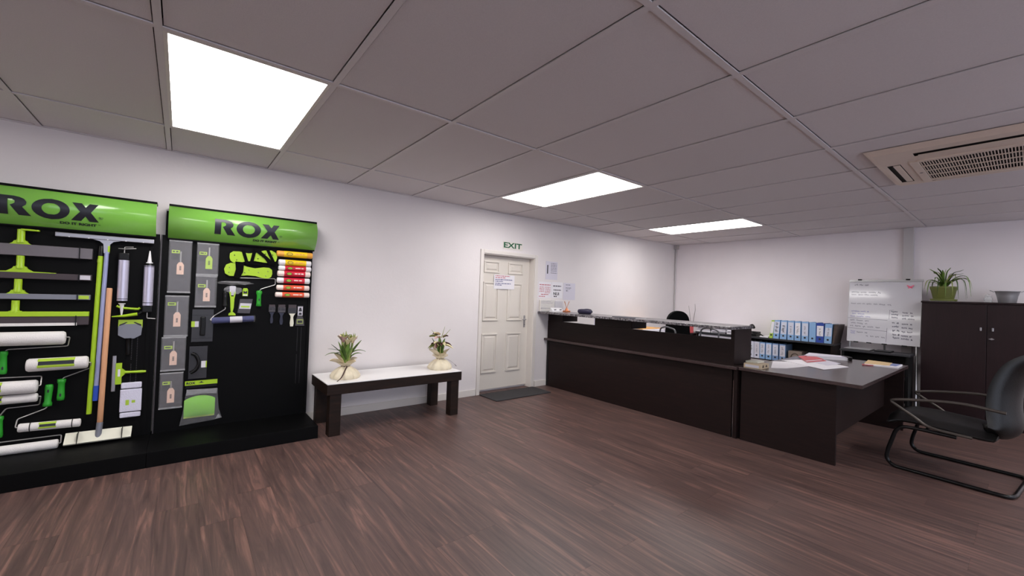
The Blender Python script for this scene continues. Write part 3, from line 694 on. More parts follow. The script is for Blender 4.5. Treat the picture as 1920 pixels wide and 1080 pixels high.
# bag with a green sponge
t = thing('sponge_pack', 'clear bag holding a green sponge under a lime ROX card', 'sponge pack', (-7.55, BY-.02, .16))
c = obj('header_card', B(-7.664, -7.445, BY-.010, BY-.006, .467, .503), M_lime, t); obj('card_strip', B(-7.658, -7.447, BY-.010, BY-.006, .443, .467), M_blackg, t)
obj('card_print', text_mb('ROX', (-7.655, BY-.0108, .475), EX, EZ, .06, .02, .05), M_ink, c)
obj('hang_hole', MB().prism([(-7.575, .483), (-7.535, .483), (-7.55, .49), (-7.555, .498), (-7.56, .49)], BY-.0112, BY-.0098), M_ink, c)
vs_ = []; NX, NZ = 14, 10
for k in range(NZ+1):
    for i in range(NX+1):
        u, v = i/NX, k/NZ; x = -7.664+.208*u; zt = .345+.035*math.sin(PI*u)**.7; z = .212+(zt-.212)*v
        vs_.append((x, BY-.012-.03*(math.sin(PI*min(max(u, .03), .97))*math.sin(PI*min(max(v*.9+.06, .02), .98)))**.45, z))
fs_ = [(k*(NX+1)+i, k*(NX+1)+i+1, (k+1)*(NX+1)+i+1, (k+1)*(NX+1)+i) for k in range(NZ) for i in range(NX)]
obj('sponge', MB().add(vs_, fs_, True).box(-7.66, -7.46, BY-.014, BY-.004, .214, .345, .004), mat('green_sponge', (132, 206, 58), .7, bump=.12, bscale=120), t)
obj('sponge_base', B(-7.664, -7.457, BY-.016, BY-.004, .196, .214, .004), M_lime2, t)
bz = [(-7.652, .443), (-7.445, .435), (-7.43, .26), (-7.405, .178), (-7.46, .168), (-7.69, .152), (-7.672, .25)]
obj('bag', MB().prism(bz, BY-.048, BY-.047), M_film, t)
obj('bag_crinkle', MB().prism([(-7.65, .44), (-7.445, .432), (-7.45, .39), (-7.55, .40), (-7.655, .392)], BY-.047, BY-.046).prism([(-7.43, .215), (-7.405, .178), (-7.45, .172)], BY-.047, BY-.044), M_film2, t)

# ---- spiked shoe soles
def sole(label, cx, cz, L, ang, flip):
    t = thing('spiked_sole', label, 'shoe sole', (cx, BY-.02, cz-.04), group='lime spiked shoe soles')
    prof = [(-.5, .0), (-.485, .075), (-.42, .112), (-.30, .108), (-.12, .072), (.05, .085), (.22, .128), (.38, .128), (.47, .085), (.5, .0), (.47, -.08), (.38, -.118), (.2, -.105), (.02, -.075), (-.15, -.075), (-.32, -.105), (-.43, -.10), (-.485, -.06)]
    ca, sa = math.cos(ang), math.sin(ang); f = -1 if flip else 1
    def P(a, b): a *= L*f; b *= L*1.28; return (cx+a*ca-b*sa, cz+a*sa+b*ca)
    pts = [P(a, b) for a, b in prof]
    if not flip: pass
    obj('sole', MB().prism(pts if True else pts, BY-.024, BY-.004), M_lime, t)
    sp = MB()
    for a, b in ((-.4, .04), (-.36, -.05), (-.2, .0), (.0, .03), (.08, -.03), (.24, .06), (.28, -.05), (.40, .04), (.4, -.05)):
        x, z = P(a, b); sp.cyl((x, BY-.024, z), (x, BY-.034, z), .005, .0015, seg=6)
    obj('spikes', sp, M_steel if flip else M_ink, t)
    return t, P
s1, P1 = sole('upper lime spiked shoe sole with three black straps', -7.217, 1.570, .365, .085, False)
for a, lean in ((-.22, .25), (.02, -.35), (.30, .45)):
    x, z = P1(a, .13); x2, z2 = P1(a+lean*.28, -.14)
    obj('strap', MB().prism([(x-.013, z), (x+.013, z), (x2+.013, z2), (x2-.013, z2)], BY-.034, BY-.024), M_fabric, s1)
obj('strap', MB().prism([P1(-.02, .15), P1(.10, .155), P1(.34, -.05), P1(.40, -.15), P1(.30, -.15), P1(.22, -.03)], BY-.036, BY-.025), M_fabric, s1)
s2, P2 = sole('lower lime spiked shoe sole showing black studs', -7.252, 1.440, .365, -.06, True)
obj('strap', MB().prism([P2(.30, .16), P2(.12, .16), P2(.12, -.02), P2(.18, -.16), P2(.30, -.13), P2(.27, .02)], BY-.036, BY-.025), M_fabric, s2)
obj('strap', MB().prism([P2(.12, .15), P2(-.48, .11), P2(-.45, .16), P2(0, .19)], BY-.03, BY-.02), M_fabric, s2)

# ---- sealant cartridges
def cartridge(label, x0, x1, z, r, band, endm, tip=None):
    t = thing('sealant_cartridge', label, 'cartridge', ((x0+x1)/2, BY-r, z-r), group='sealant cartridges stacked at the display edge')
    y = BY-r-.003; L = x1-x0
    obj('tube', MB().lathe([(r*.6, 0), (r*.95, .004), (r, .012), (r, L-.012), (r*.95, L-.004), (r*.6, L)], (x0, y, z), (1, 0, 0), 18), endm, t)
    b = obj('label_band', MB().cyl((x0+L*.19, y, z), (x0+L*.83, y, z), r+.0008, seg=18, caps=False), band, t)
    ov = [(x0+L*.34+L*.085*math.cos(2*PI*k/20), y-r-.0016, z+r*.55*math.sin(2*PI*k/20)) for k in range(20)]
    e = obj('emblem', MB().add(ov, [tuple(range(20))]), M_ink, b)
    ov = [(x0+L*.34+L*.068*math.cos(2*PI*k/20), y-r-.0021, z+r*.40*math.sin(2*PI*k/20)) for k in range(20)]
    obj('emblem_print', MB().add(ov, [tuple(range(20))]), M_lime2 if band is not M_yellow else M_yellow, b)
    obj('emblem_text', text_mb('ROX', (x0+L*.295, y-r-.0026, z-r*.13), EX, EZ, L*.09, r*.26, .03), M_ink, b)
    obj('label_print', lines_mb((x0+L*.5, y-r-.0014, z-r*.1), EX, EZ, [(0, L*.27, 0, r*.42)]), M_pinkw if band is not M_yellow else M_amber, b)
    return t
cartridge('topmost amber sealant cartridge with yellow label', -7.043, -6.738, 1.620, .0275, M_yellow, M_amber)
cartridge('second cartridge from top, white with yellow label', -7.025, -6.747, 1.541, .0265, M_yellow, M_white)
cartridge('third cartridge from top, white ends and red label', -7.023, -6.745, 1.489, .0225, M_red, M_white)
cartridge('fourth cartridge from top, red label', -7.030, -6.751, 1.437, .0265, M_red, M_pinkw)
cartridge('fifth cartridge from top, lowest with a crimson label', -7.032, -6.754, 1.374, .0262, M_red, M_white)
cartridge('sixth cartridge from top, upper of two orange-labelled ones', -7.032, -6.755, 1.307, .0240, M_orange, M_pinkw)
cartridge('lowest sealant cartridge with orange label', -7.040, -6.752, 1.240, .0240, M_orange, M_pinkw)

# ---- small items on the right display
t = thing('roller_frame', 'bare wire roller frame with short green handle', 'roller frame', (-7.165, BY-.01, 1.133))
obj('wire', MB().tube(roundpath([(-7.326, BY-.012, 1.379), (-7.041, BY-.012, 1.385), (-7.040, BY-.012, 1.330), (-7.155, BY-.014, 1.286), (-7.163, BY-.014, 1.265)], .012), .004), M_wire, t)
hh = obj('handle', MB().lathe([(.016, 0), (.021, .004), (.018, .03), (.018, .10), (.024, .12), (.022, .138), (.008, .142)], (-7.166, BY-.02, 1.131), (0, 0, 1), 14), M_green, t)
obj('print', MB().add([(-7.170, BY-.041, 1.18), (-7.162, BY-.041, 1.18), (-7.161, BY-.041, 1.195), (-7.166, BY-.041, 1.203), (-7.171, BY-.041, 1.195)], [(0, 1, 2, 3, 4)]), M_ink, hh)
t = thing('blade_scraper', 'lime long-necked blade scraper in crumpled clear film', 'scraper', (-7.36, BY-.01, 1.05))
obj('head', MB().prism([(-7.385, 1.225), (-7.345, 1.225), (-7.342, 1.30), (-7.352, 1.306), (-7.378, 1.306), (-7.388, 1.30)], BY-.016, BY-.003), M_paperg, t)
obj('neck', MB().prism([(-7.390, 1.255), (-7.378, 1.255), (-7.374, 1.215), (-7.356, 1.215), (-7.352, 1.255), (-7.340, 1.255), (-7.350, 1.195), (-7.352, 1.12), (-7.360, 1.075), (-7.372, 1.075), (-7.376, 1.12), (-7.380, 1.195)], BY-.020, BY-.004), M_lime, t)
obj('foot', MB().prism([(-7.388, 1.05), (-7.336, 1.05), (-7.338, 1.063), (-7.354, 1.078), (-7.372, 1.078), (-7.388, 1.064)], BY-.020, BY-.004), M_lime, t)
fm = MB(); random.seed(3)
for (cx, cz, rx, rz) in ((-7.36, 1.27, .07, .035), (-7.345, 1.333, .125, .017)):
    vs_ = [(cx, BY-.03, cz)]; n = 18
    for k in range(n): q = 2*PI*k/n; e = random.uniform(.8, 1.15); vs_.append((cx+rx*e*math.cos(q), BY-.012-random.uniform(0, .014), cz+rz*e*math.sin(q)))
    fm.add(vs_, [(0, 1+k, 1+(k+1) % n) for k in range(n)])
obj('film', fm, M_film2, t)
t = thing('hook_blade_box', 'tiny lime box hanging beside the blade scraper', 'small box', (-7.27, BY-.01, 1.22))
obj('box', MB().prism([(-7.291, 1.22), (-7.251, 1.22), (-7.251, 1.275), (-7.258, 1.29), (-7.284, 1.29), (-7.291, 1.275)], BY-.014, BY-.002), M_lime, t)
obj('window', MB().prism([(-7.285, 1.243), (-7.257, 1.243), (-7.257, 1.268), (-7.271, 1.258), (-7.285, 1.268)], BY-.015, BY-.014), M_ink, t)
obj('print', B(-7.287, -7.255, BY-.015, BY-.014, 1.222, 1.234), M_paper, t)
t = thing('blade_pack', 'grey blister pack with pale lime label', 'blister pack', (-7.268, BY-.01, 1.068))
obj('pack', MB().prism([(-7.323, 1.070), (-7.231, 1.066), (-7.212, 1.194), (-7.308, 1.193)], BY-.012, BY-.002), M_plate, t)
obj('label', MB().prism([(-7.312, 1.108), (-7.227, 1.106), (-7.220, 1.155), (-7.305, 1.157)], BY-.014, BY-.012), M_paperg, t)
obj('label_print', MB().prism([(-7.30, 1.12), (-7.236, 1.118), (-7.232, 1.132), (-7.298, 1.134)], BY-.015, BY-.014), M_lime2, t)
roller('paint_roller', 'navy blue mini roller wrapped in clear film', (-7.506, 1.006, -7.198, 1.020, .026), [(-7.505, 1.01), (-7.515, 1.012), (-7.49, 1.046), (-7.41, 1.105), (-7.415, 1.125)], ((-7.416, 1.12), (-7.417, 1.258), .036), hm=M_blackg, sm=M_navy, group='paint roller on the right display')
t = [o for o in bpy.data.objects if o.get('label') == 'navy blue mini roller wrapped in clear film'][0]
obj('label_band', MB().cyl((-7.378, BY-.030, 1.0118), (-7.288, BY-.030, 1.0159), .0275, seg=18, caps=False), M_paperg, t)
obj('film', MB().cyl((-7.515, BY-.033, 1.006), (-7.19, BY-.033, 1.021), .030, seg=12, caps=False), M_film, t)
def brush(label, cx, wd, z0, z1, hm, cardm, cat='paintbrush'):
    t = thing('paintbrush', label, cat, (cx, BY-.01, z0), group='small brushes in a row')
    zf = z1-(z1-z0)*.40
    obj('bristles', B(cx-wd/2, cx+wd/2, BY-.02, BY-.004, zf+.03, z1, .003), M_bladed, t)
    obj('sleeve_card', B(cx-wd/2-.002, cx+wd/2+.002, BY-.0225, BY-.003, zf+.002, zf+.052, .002), cardm, t)
    obj('card_print', lines_mb((cx-wd/2+.003, BY-.0234, zf+.022), EX, EZ, [(0, wd-.006, 0, .012), (0, wd*.7, .018, .006)]), M_ink, t)
    obj('handle', MB().prism([(cx-wd*.42, zf), (cx+wd*.42, zf), (cx+wd*.2, zf-.022), (cx+wd*.15, zf-.04), (cx+wd*.24, z0+.03), (cx+wd*.16, z0), (cx-wd*.16, z0), (cx-wd*.24, z0+.03), (cx-wd*.15, zf-.04), (cx-wd*.2, zf-.022)], BY-.018, BY-.005), hm, t)
brush('left dark-handled small brush with grey card', -7.058, .050, .976, 1.146, M_navyh, M_plate)
brush('second dark-handled small brush, wider grey card', -6.979, .058, .962, 1.147, M_navyh, M_plate)
brush('small brush with cream handle and lime-edged head', -6.890, .068, .944, 1.147, M_cream, M_pack)
t = thing('knife_pack', 'pale green bottle-shaped knife pack at the display edge', 'knife pack', (-6.82, BY-.01, .947))
obj('card', MB().prism([(-6.858, .949), (-6.780, .947), (-6.785, 1.0), (-6.80, 1.04), (-6.796, 1.137), (-6.844, 1.136), (-6.842, 1.04), (-6.855, 1.0)], BY-.010, BY-.002), M_plate, t)
obj('upper_card', B(-6.842, -6.799, BY-.013, BY-.010, 1.045, 1.13, .002), M_paperg, t)
obj('print', MB().prism([(-6.835, 1.085), (-6.806, 1.085), (-6.813, 1.12), (-6.828, 1.12)], BY-.0145, BY-.013).prism([(-6.834, 1.052), (-6.807, 1.052), (-6.81, 1.072), (-6.83, 1.072)], BY-.0145, BY-.013), M_ink, t)
obj('lower_label', B(-6.848, -6.792, BY-.013, BY-.010, .965, 1.01, .002), M_leaf2, t)
obj('label_print', B(-6.84, -6.80, BY-.0145, BY-.013, .975, .998), M_pack, t)

# ================================================================== bench and flowers
t = thing('low_bench', 'low dark timber bench with white top against the wall', 'bench', (-5.99, -.33, 0))
obj('apron', MB().box(-6.682, -5.300, -.605, -.575, .368, .462, .004).box(-6.682, -5.300, -.085, -.055, .368, .462, .004).box(-6.682, -6.652, -.575, -.085, .368, .462).box(-5.330, -5.300, -.575, -.085, .368, .462), M_bench, t)
obj('white_top', B(-6.680, -5.302, -.603, -.057, .4585, .4685, .002), M_wtop, t)
for x0, x1 in ((-6.655, -6.555), (-5.425, -5.33)):
    for y0, y1 in ((-.60, -.505), (-.15, -.06)): obj('leg', B(x0, x1, y0, y1, 0, .40, .004), M_bench, t)
def leafpath(p, d, L, droop, n=9):
    d = Vector(d).normalized(); p = Vector(p); out = []
    for k in range(n+1):
        s = k/n; out.append(p+d*L*s+Vector((0, 0, -droop*s*s)))
    return out
def bouquet(label, cx, cy, z, dried):
    t = thing('wrapped_plant', label, 'potted plant', (cx, cy, z), group='wrapped plants on the bench')
    prof = [(.126, .0), (.132, .010), (.130, .026), (.112, .055), (.080, .085), (.046, .106), (.036, .113)]
    obj('wrapping', MB().lathe(prof, (cx, cy, z), seg=72, wob=lambda a, k: 1+(.035+.012*k)*math.sin(a*11+1.3*math.sin(a*3))*(k > 0)), M_organza, t)
    prof = [(.036, .110), (.050, .124), (.070, .140), (.088, .152)]
    obj('ruff', MB().lathe(prof, (cx, cy, z), seg=72, wob=lambda a, k: 1+.09*k*math.sin(a*6+.8)*(.6+.4*math.sin(a*2))), M_organza, t)
    PT = ((2.75, .15, 1.0, .11), (3.3, .14, .5, .10), (2.2, .11, 1.1, .08), (.2, .11, .7, .09), (-1.0, .09, .5, .09)) if not dried else ((3.0, .15, .8, .12), (2.5, .14, 1.1, .10), (.3, .15, .75, .06), (.9, .12, 1.2, .07), (-1.4, .09, .6, .09))
    for a, L, el, wd in PT:
        p = Vector((cx+.03*math.cos(a), cy+.03*math.sin(a), z+.125))
        pth = leafpath(p, (math.cos(a)*math.cos(el), math.sin(a)*math.cos(el)*.6, math.sin(el)), L, .02)
        o = obj('ruff_point', MB().ribbon(pth, wd, .30), M_organza, t)
        obj('hem', MB().tube([q+Vector((0, -.004, wd*.32*math.sin(PI*min(.98, k/(len(pth)-1)*.82+.17)))) for k, q in enumerate(pth)], .0022, 5), M_organzae, o)
    obj('tie', MB().lathe([(.038, .104), (.041, .108), (.041, .114), (.038, .118)], (cx, cy, z), seg=20), M_ribbon, t)
    if dried: pth = [(cx+.02, cy-.045, z+.112), (cx+.06, cy-.07, z+.105), (cx+.12, cy-.10, z+.06), (cx+.15, cy-.10, z+.03)]
    else: pth = [(cx+.0, cy-.044, z+.112), (cx-.03, cy-.085, z+.085), (cx-.075, cy-.135, z+.03), (cx-.12, cy-.165, z+.004)]
    obj('ribbon', MB().ribbon(smoothpath(pth, 5), .012, .05, taper=lambda u: 1), M_ribbon, t)
    return t
random.seed(11)
t = bouquet('wrapped plant with green leaves and pale blooms, left on the bench', -6.462, -.375, .4685, False)
cx, cy, z = -6.462, -.375, .4685
# (start height, heading, length, elevation, droop, width)
for h0, a, L, el, dr, wd in ((.19, 3.10, .17, 1.05, .11, .026), (.19, 3.0, .23, .75, .13, .028), (.21, 2.9, .16, .75, .0, .034), (.24, 3.2, .17, .45, .03, .014), (.20, .10, .24, .75, .13, .032), (.16, -.15, .22, .95, .12, .036), (.17, .25, .24, .95, .02, .044), (.15, -.8, .20, 1.3, .03, .042), (.14, -1.6, .22, 1.35, .03, .046), (.14, -2.3, .21, 1.25, .02, .046), (.14, 1.5, .23, 1.35, .02, .044), (.15, 2.2, .22, 1.2, .02, .042), (.13, -1.2, .25, 1.45, .02, .042), (.13, 3.6, .18, 1.2, .02, .040), (.12, .6, .20, 1.25, .02, .044)):
    p = (cx+.018*math.cos(a), cy+.018*math.sin(a), z+h0)
    obj('leaf', MB().ribbon(leafpath(p, (math.cos(a)*math.cos(el), math.sin(a)*math.cos(el)*.8, math.sin(el)), L, dr), wd, .22), random.choice([M_leaf, M_leafd, M_leaf]), t)
for k in range(7):
    a = 2*PI*k/7; p0 = Vector((cx+.012*math.cos(a), cy+.012*math.sin(a), z+.10)); top = Vector((cx+.05*math.cos(a)+.01, cy+.04*math.sin(a), z+.31+.045*random.random()))
    st = obj('stem', MB().tube(smoothpath([p0, (p0+top)/2+Vector((.008*math.cos(a), 0, 0)), top], 4), .0065), M_leaf2, t)
    fm = MB()
    for q in range(5):
        b = 2*PI*q/5+k; fm.ribbon(leafpath(top, (math.cos(b)*.6, math.sin(b)*.6, .9), .075+.02*random.random(), .012), .030, .4)
    obj('bloom', fm, random.choice([M_petal, M_leaf2, M_petal, M_petalp]), t)
    if k % 2 == 0: obj('bud', MB().lathe([(.001, 0), (.010, .02), (.009, .045), (.001, .085)], top+Vector((.008, 0, .01)), (.15*math.cos(a), 0, 1), 8), M_leaf2, t)
t = bouquet('wrapped plant with wilted brown bloom, right on the bench', -5.445, -.375, .4685, True)
cx, cy, z = -5.445, -.375, .4685
for k in range(6):
    a = 2*PI*k/6; p0 = Vector((cx+.01*math.cos(a), cy+.01*math.sin(a), z+.10)); top = Vector((cx+.045*math.cos(a), cy+.04*math.sin(a), z+.27+.03*random.random()))
    obj('stem', MB().tube(smoothpath([p0, (p0+top)/2, top], 4), .009), random.choice([M_leaf, M_leaf2]), t)
for a, L, el, dr, wd, m in ((2.6, .22, 1.1, .0, .05, M_leafd), (.4, .20, 1.2, .0, .05, M_leaf), (-1.2, .22, 1.3, .03, .05, M_leaf), (-2.2, .20, 1.2, .03, .05, M_leafd), (1.4, .22, 1.3, .0, .05, M_leaf)):
    obj('leaf', MB().ribbon(leafpath((cx, cy, z+.14), (math.cos(a)*math.cos(el), math.sin(a)*math.cos(el), math.sin(el)), L, dr), wd, .3), m, t)
for k in range(24):
    a = random.uniform(0, 2*PI); h = z+random.choice([.26, .28, .34, .37]); r = .03
    obj('petal', MB().ribbon(leafpath((cx+r*math.cos(a), cy+r*math.sin(a), h), (math.cos(a), math.sin(a), random.uniform(-.3, .8)), random.uniform(.07, .12), .03), .045, .4), [M_dry, M_petal, M_leaf2, M_dry, M_petalp][k % 5], t)
for a in (2.7, 1.3, .5):
    obj('dry_tip', MB().tube(leafpath((cx+.03*math.cos(a), cy, z+.34), (math.cos(a)*.9, 0, .8), .13, .0), [.005-.0004*k for k in range(10)]), M_leaf2, t)

# ================================================================== reception counter
t = thing('reception_counter', 'long dark wood reception counter with open gap below its top', 'reception counter', (-3.3, -1.33, 0))
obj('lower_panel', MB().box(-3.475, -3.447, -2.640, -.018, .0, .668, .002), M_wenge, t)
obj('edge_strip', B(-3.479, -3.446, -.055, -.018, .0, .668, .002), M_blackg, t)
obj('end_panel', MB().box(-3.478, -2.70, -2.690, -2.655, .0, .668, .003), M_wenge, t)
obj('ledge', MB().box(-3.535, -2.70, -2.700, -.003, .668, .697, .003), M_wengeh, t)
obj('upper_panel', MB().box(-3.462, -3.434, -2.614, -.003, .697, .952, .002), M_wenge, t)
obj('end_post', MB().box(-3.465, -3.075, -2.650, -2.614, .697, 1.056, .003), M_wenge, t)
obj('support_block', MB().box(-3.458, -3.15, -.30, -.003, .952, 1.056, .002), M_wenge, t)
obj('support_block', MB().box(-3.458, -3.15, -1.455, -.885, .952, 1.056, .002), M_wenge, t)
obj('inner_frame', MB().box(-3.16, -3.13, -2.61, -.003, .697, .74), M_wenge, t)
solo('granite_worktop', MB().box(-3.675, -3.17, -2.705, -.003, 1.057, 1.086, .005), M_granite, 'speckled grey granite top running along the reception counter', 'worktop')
# things on the granite
G = 1.086
t = thing('reed_diffuser', 'small copper diffuser with crossed reed sticks', 'diffuser', (-3.28, -.20, G))
cx, cy = -3.28, -.20
obj('bottle', MB().box(cx-.045, cx+.045, cy-.035, cy+.035, G, G+.022, .004).lathe([(.03, .022), (.022, .04), (.012, .055), (.012, .062)], (cx, cy, G), seg=14), M_copper, t)
for dx, dy in ((-.055, 0), (-.035, .01), (.045, 0), (.062, .01)):
    obj('reed', MB().cyl((cx-dx*.3, cy, G+.03), (cx+dx, cy+dy, G+.155), .0035, seg=6), M_reed, t)
t = thing('card_holder', 'low white card stand with two dark prints on the granite', 'card holder', (-3.42, -.13, G))
obj('body', MB().box(-3.53, -3.31, -.165, -.095, G, G+.012, .002).add([(-3.53, -.165, G+.01), (-3.31, -.165, G+.01), (-3.31, -.12, G+.058), (-3.53, -.12, G+.058), (-3.53, -.10, G+.01), (-3.31, -.10, G+.01)], [(0, 1, 2, 3), (1, 5, 2), (0, 3, 4), (3, 2, 5, 4)]), M_white, t)
for x in (-3.49, -3.38): obj('print', MB().add([(x, -.156, G+.022), (x+.045, -.156, G+.028), (x+.05, -.143, G+.038), (x+.008, -.143, G+.034)], [(0, 1, 2, 3)]), M_ink, t)
t = thing('glasses_case', 'dark purple soft case lying on the granite', 'case', (-3.42, -.68, G))
obj('body', MB().lathe([(.012, 0), (.036, .018), (.042, .06), (.044, .12), (.042, .17), (.024, .20), (.008, .206)], (-3.46, -.585, G+.030), (.22, -.95, 0), 16, sx=.75), M_purple, t)
obj('flap', MB().tube(smoothpath([(-3.475, -.66, G+.045), (-3.43, -.70, G+.06), (-3.40, -.755, G+.055), (-3.41, -.79, G+.03)], 4), .012), M_navyh, t)
t = thing('black_folder', 'thin black folder lying flat on the granite', 'folder', (-3.50, -1.45, G))
obj('cover', B(-3.60, -3.40, -1.60, -1.27, G, G+.007, .002), M_navyh, t)
obj('pages', B(-3.595, -3.40, -1.615, -1.28, G+.0015, G+.0055), M_paper, t)

# papers on the wall above the counter
def wallsheet(label, x0, x1, z0, z1, m, prints, y=0., cat='notice'):
    t = thing('wall_sheet', label, cat, ((x0+x1)/2, y, z0), group='papers pinned beside the door')
    obj('sheet', B(x0, x1, y-.003, y-.0005, z0, z1), m, t)
    for nm, rows, pm in prints: obj(nm, lines_mb((x0, y-.0038, z0), EX, EZ, rows), pm, t)
    return t
t = wallsheet('single grey-white sheet pinned highest beside the door', -3.541, -3.300, 1.556, 1.824, M_paperp, [('print', [(.10, .22, .235-.022*k, .009) for k in range(6)]+[(.10, .23, .095, .01)], M_inkg)])
obj('heading', MB().prism([(-3.515, 1.64), (-3.495, 1.64), (-3.495, 1.77), (-3.515, 1.77)], -.0042, -.0032), M_ink, t)
wallsheet('poster with red print left of two others above counter', -3.671, -3.418, 1.283, 1.517, M_paper, [('heading', [(.015, .235, .185, .013)], M_inkr), ('print', [(.015, .11, .152-.022*k, .009) for k in range(4)]+[(.125, .235, .152-.02*k, .008) for k in range(5)]+[(.05, .2, .045, .012), (.01, .13, .015, .012)], M_inkr)])
t = wallsheet('white poster with bold black lettering in the row of three', -3.412, -3.178, 1.283, 1.524, M_paper, [('print', [(.03, .20, .175, .014), (.04, .20, .115, .014), (.05, .12, .018, .016)], M_ink)])
obj('lettering', text_mb('NUi', (-3.372, -.0042, 1.327), EX, EZ, .12, .045, .03), M_ink, t)
wallsheet('greyish sheet with short print, right end of row of three', -3.163, -2.900, 1.262, 1.520, M_paperp, [('print', [(.05, .15, .225, .01), (.05, .17, .18, .01), (.05, .15, .165, .007), (.06, .10, .13, .02)], M_inkg)])
t = thing('leaflet_holder', 'clear leaflet holder standing against the wall on the granite', 'leaflet holder', (-3.51, -.03, G))
obj('front', B(-3.66, -3.365, -.05, -.047, G, G+.175), M_acryl, t); obj('base', B(-3.66, -3.365, -.05, -.004, G, G+.004), M_acryl, t)
obj('leaflets', B(-3.655, -3.37, -.03, -.01, G+.004, G+.165), M_trim, t)
obj('print', lines_mb((-3.64, -.031, G+.02), EX, EZ, [(0, .2, .12, .008), (0, .24, .1, .006), (0, .18, .02, .01)]), M_inkg, t)
t = thing('leaflet_holder', 'smaller clear leaflet holder behind the reed diffuser', 'leaflet holder', (-3.2, -.03, G))
obj('front', B(-3.36, -3.185, -.04, -.037, G, G+.16), M_acryl, t); obj('leaflets', B(-3.355, -3.19, -.026, -.010, G+.0, G+.15), M_paperg, t)

# ================================================================== behind the counter
t = thing('return_desk', 'dark desk along the white wall behind the counter', 'desk', (-1.7, -.33, 0))
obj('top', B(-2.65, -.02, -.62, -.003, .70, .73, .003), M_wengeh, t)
for x in (-2.64, -.07): obj('gable', B(x, x+.03, -.60, -.02, 0, .70), M_wenge, t)
obj('modesty_panel', B(-2.61, -.47, -.04, -.02, .25, .70), M_wenge, t)
t = thing('orange_folder', 'orange card folder on the pile seen under the granite', 'folder', (-1.3, -.25, .78))
obj('cover', B(-1.65, -1.05, -.40, -.06, .806, .818, .002), mat('orange_card', (226, 170, 96), .6), t); obj('pages', B(-1.64, -1.06, -.405, -.065, .80, .806), M_paper, t)
t = thing('paper_pile', 'pile of white papers under the orange folder', 'paper pile', (-1.4, -.28, .73))
for k in range(4): obj('bundle', B(-1.85+.05*k, -.95-.03*k, -.46+.01*k, -.04, .73+.0175*k, .7465+.0175*k, .002), M_paper if k % 2 else M_paperg, t)
t = thing('wall_leaflet', 'lilac sheet on the wall seen below the granite', 'notice', (-2.3, 0, .8))
obj('sheet', B(-2.42, -2.16, -.003, -.0005, .86, 1.02), M_paperp, t); obj('print', lines_mb((-2.40, -.0038, .88), EX, EZ, [(0, .2, .07, .015), (.02, .18, .03, .012)]), M_inkb, t)
# swivel chair
t = thing('office_chair', 'black swivel chair with rounded back behind the counter', 'office chair', (-2.3, -1.555, 0), math.radians(60), world=False)
mb = MB(); n = 14
outl = []
for k in range(n+1):
    a = PI*k/n; outl.append((.165*math.cos(a)*(1 if abs(math.cos(a)) < .999 else 1), .98+.185*math.sin(a)**.8))
outl = [(.19, .66)]+outl+[(-.19, .66)]
obj('backrest', MB().prism(outl, .25, .31, 'x'), M_fabric, t)
obj('back_stem', MB().tube([(.0, 0, .40), (.28, 0, .42), (.31, 0, .55), (.30, 0, .85)], .02), M_blackg, t)
obj('seat', B(-.26, .24, -.27, .27, .42, .50, .035), M_fabric, t)
for s in (-1, 1):
    obj('armrest', MB().tube(roundpath([(.2, s*.25, .44), (.22, s*.30, .56), (.20, s*.31, .92), (.05, s*.31, .955), (-.20, s*.31, .93), (-.18, s*.30, .60), (-.1, s*.25, .44)], .06), .011), mat('grey_arm', (96, 96, 100), .35), t)
obj('column', MB().cyl((0, 0, .10), (0, 0, .42), .03), M_blackm, t)
for k in range(5):
    a = 2*PI*k/5; obj('base_arm', MB().tube([(0, 0, .12), (.15*math.cos(a), .15*math.sin(a), .11), (.30*math.cos(a), .30*math.sin(a), .065)], [.028, .022, .016]), M_blackg, t)
    obj('castor', MB().cyl((.30*math.cos(a)-.02*math.sin(a), .30*math.sin(a)+.02*math.cos(a), .032), (.30*math.cos(a)+.02*math.sin(a), .30*math.sin(a)-.02*math.cos(a), .032), .032), M_blackg, t)
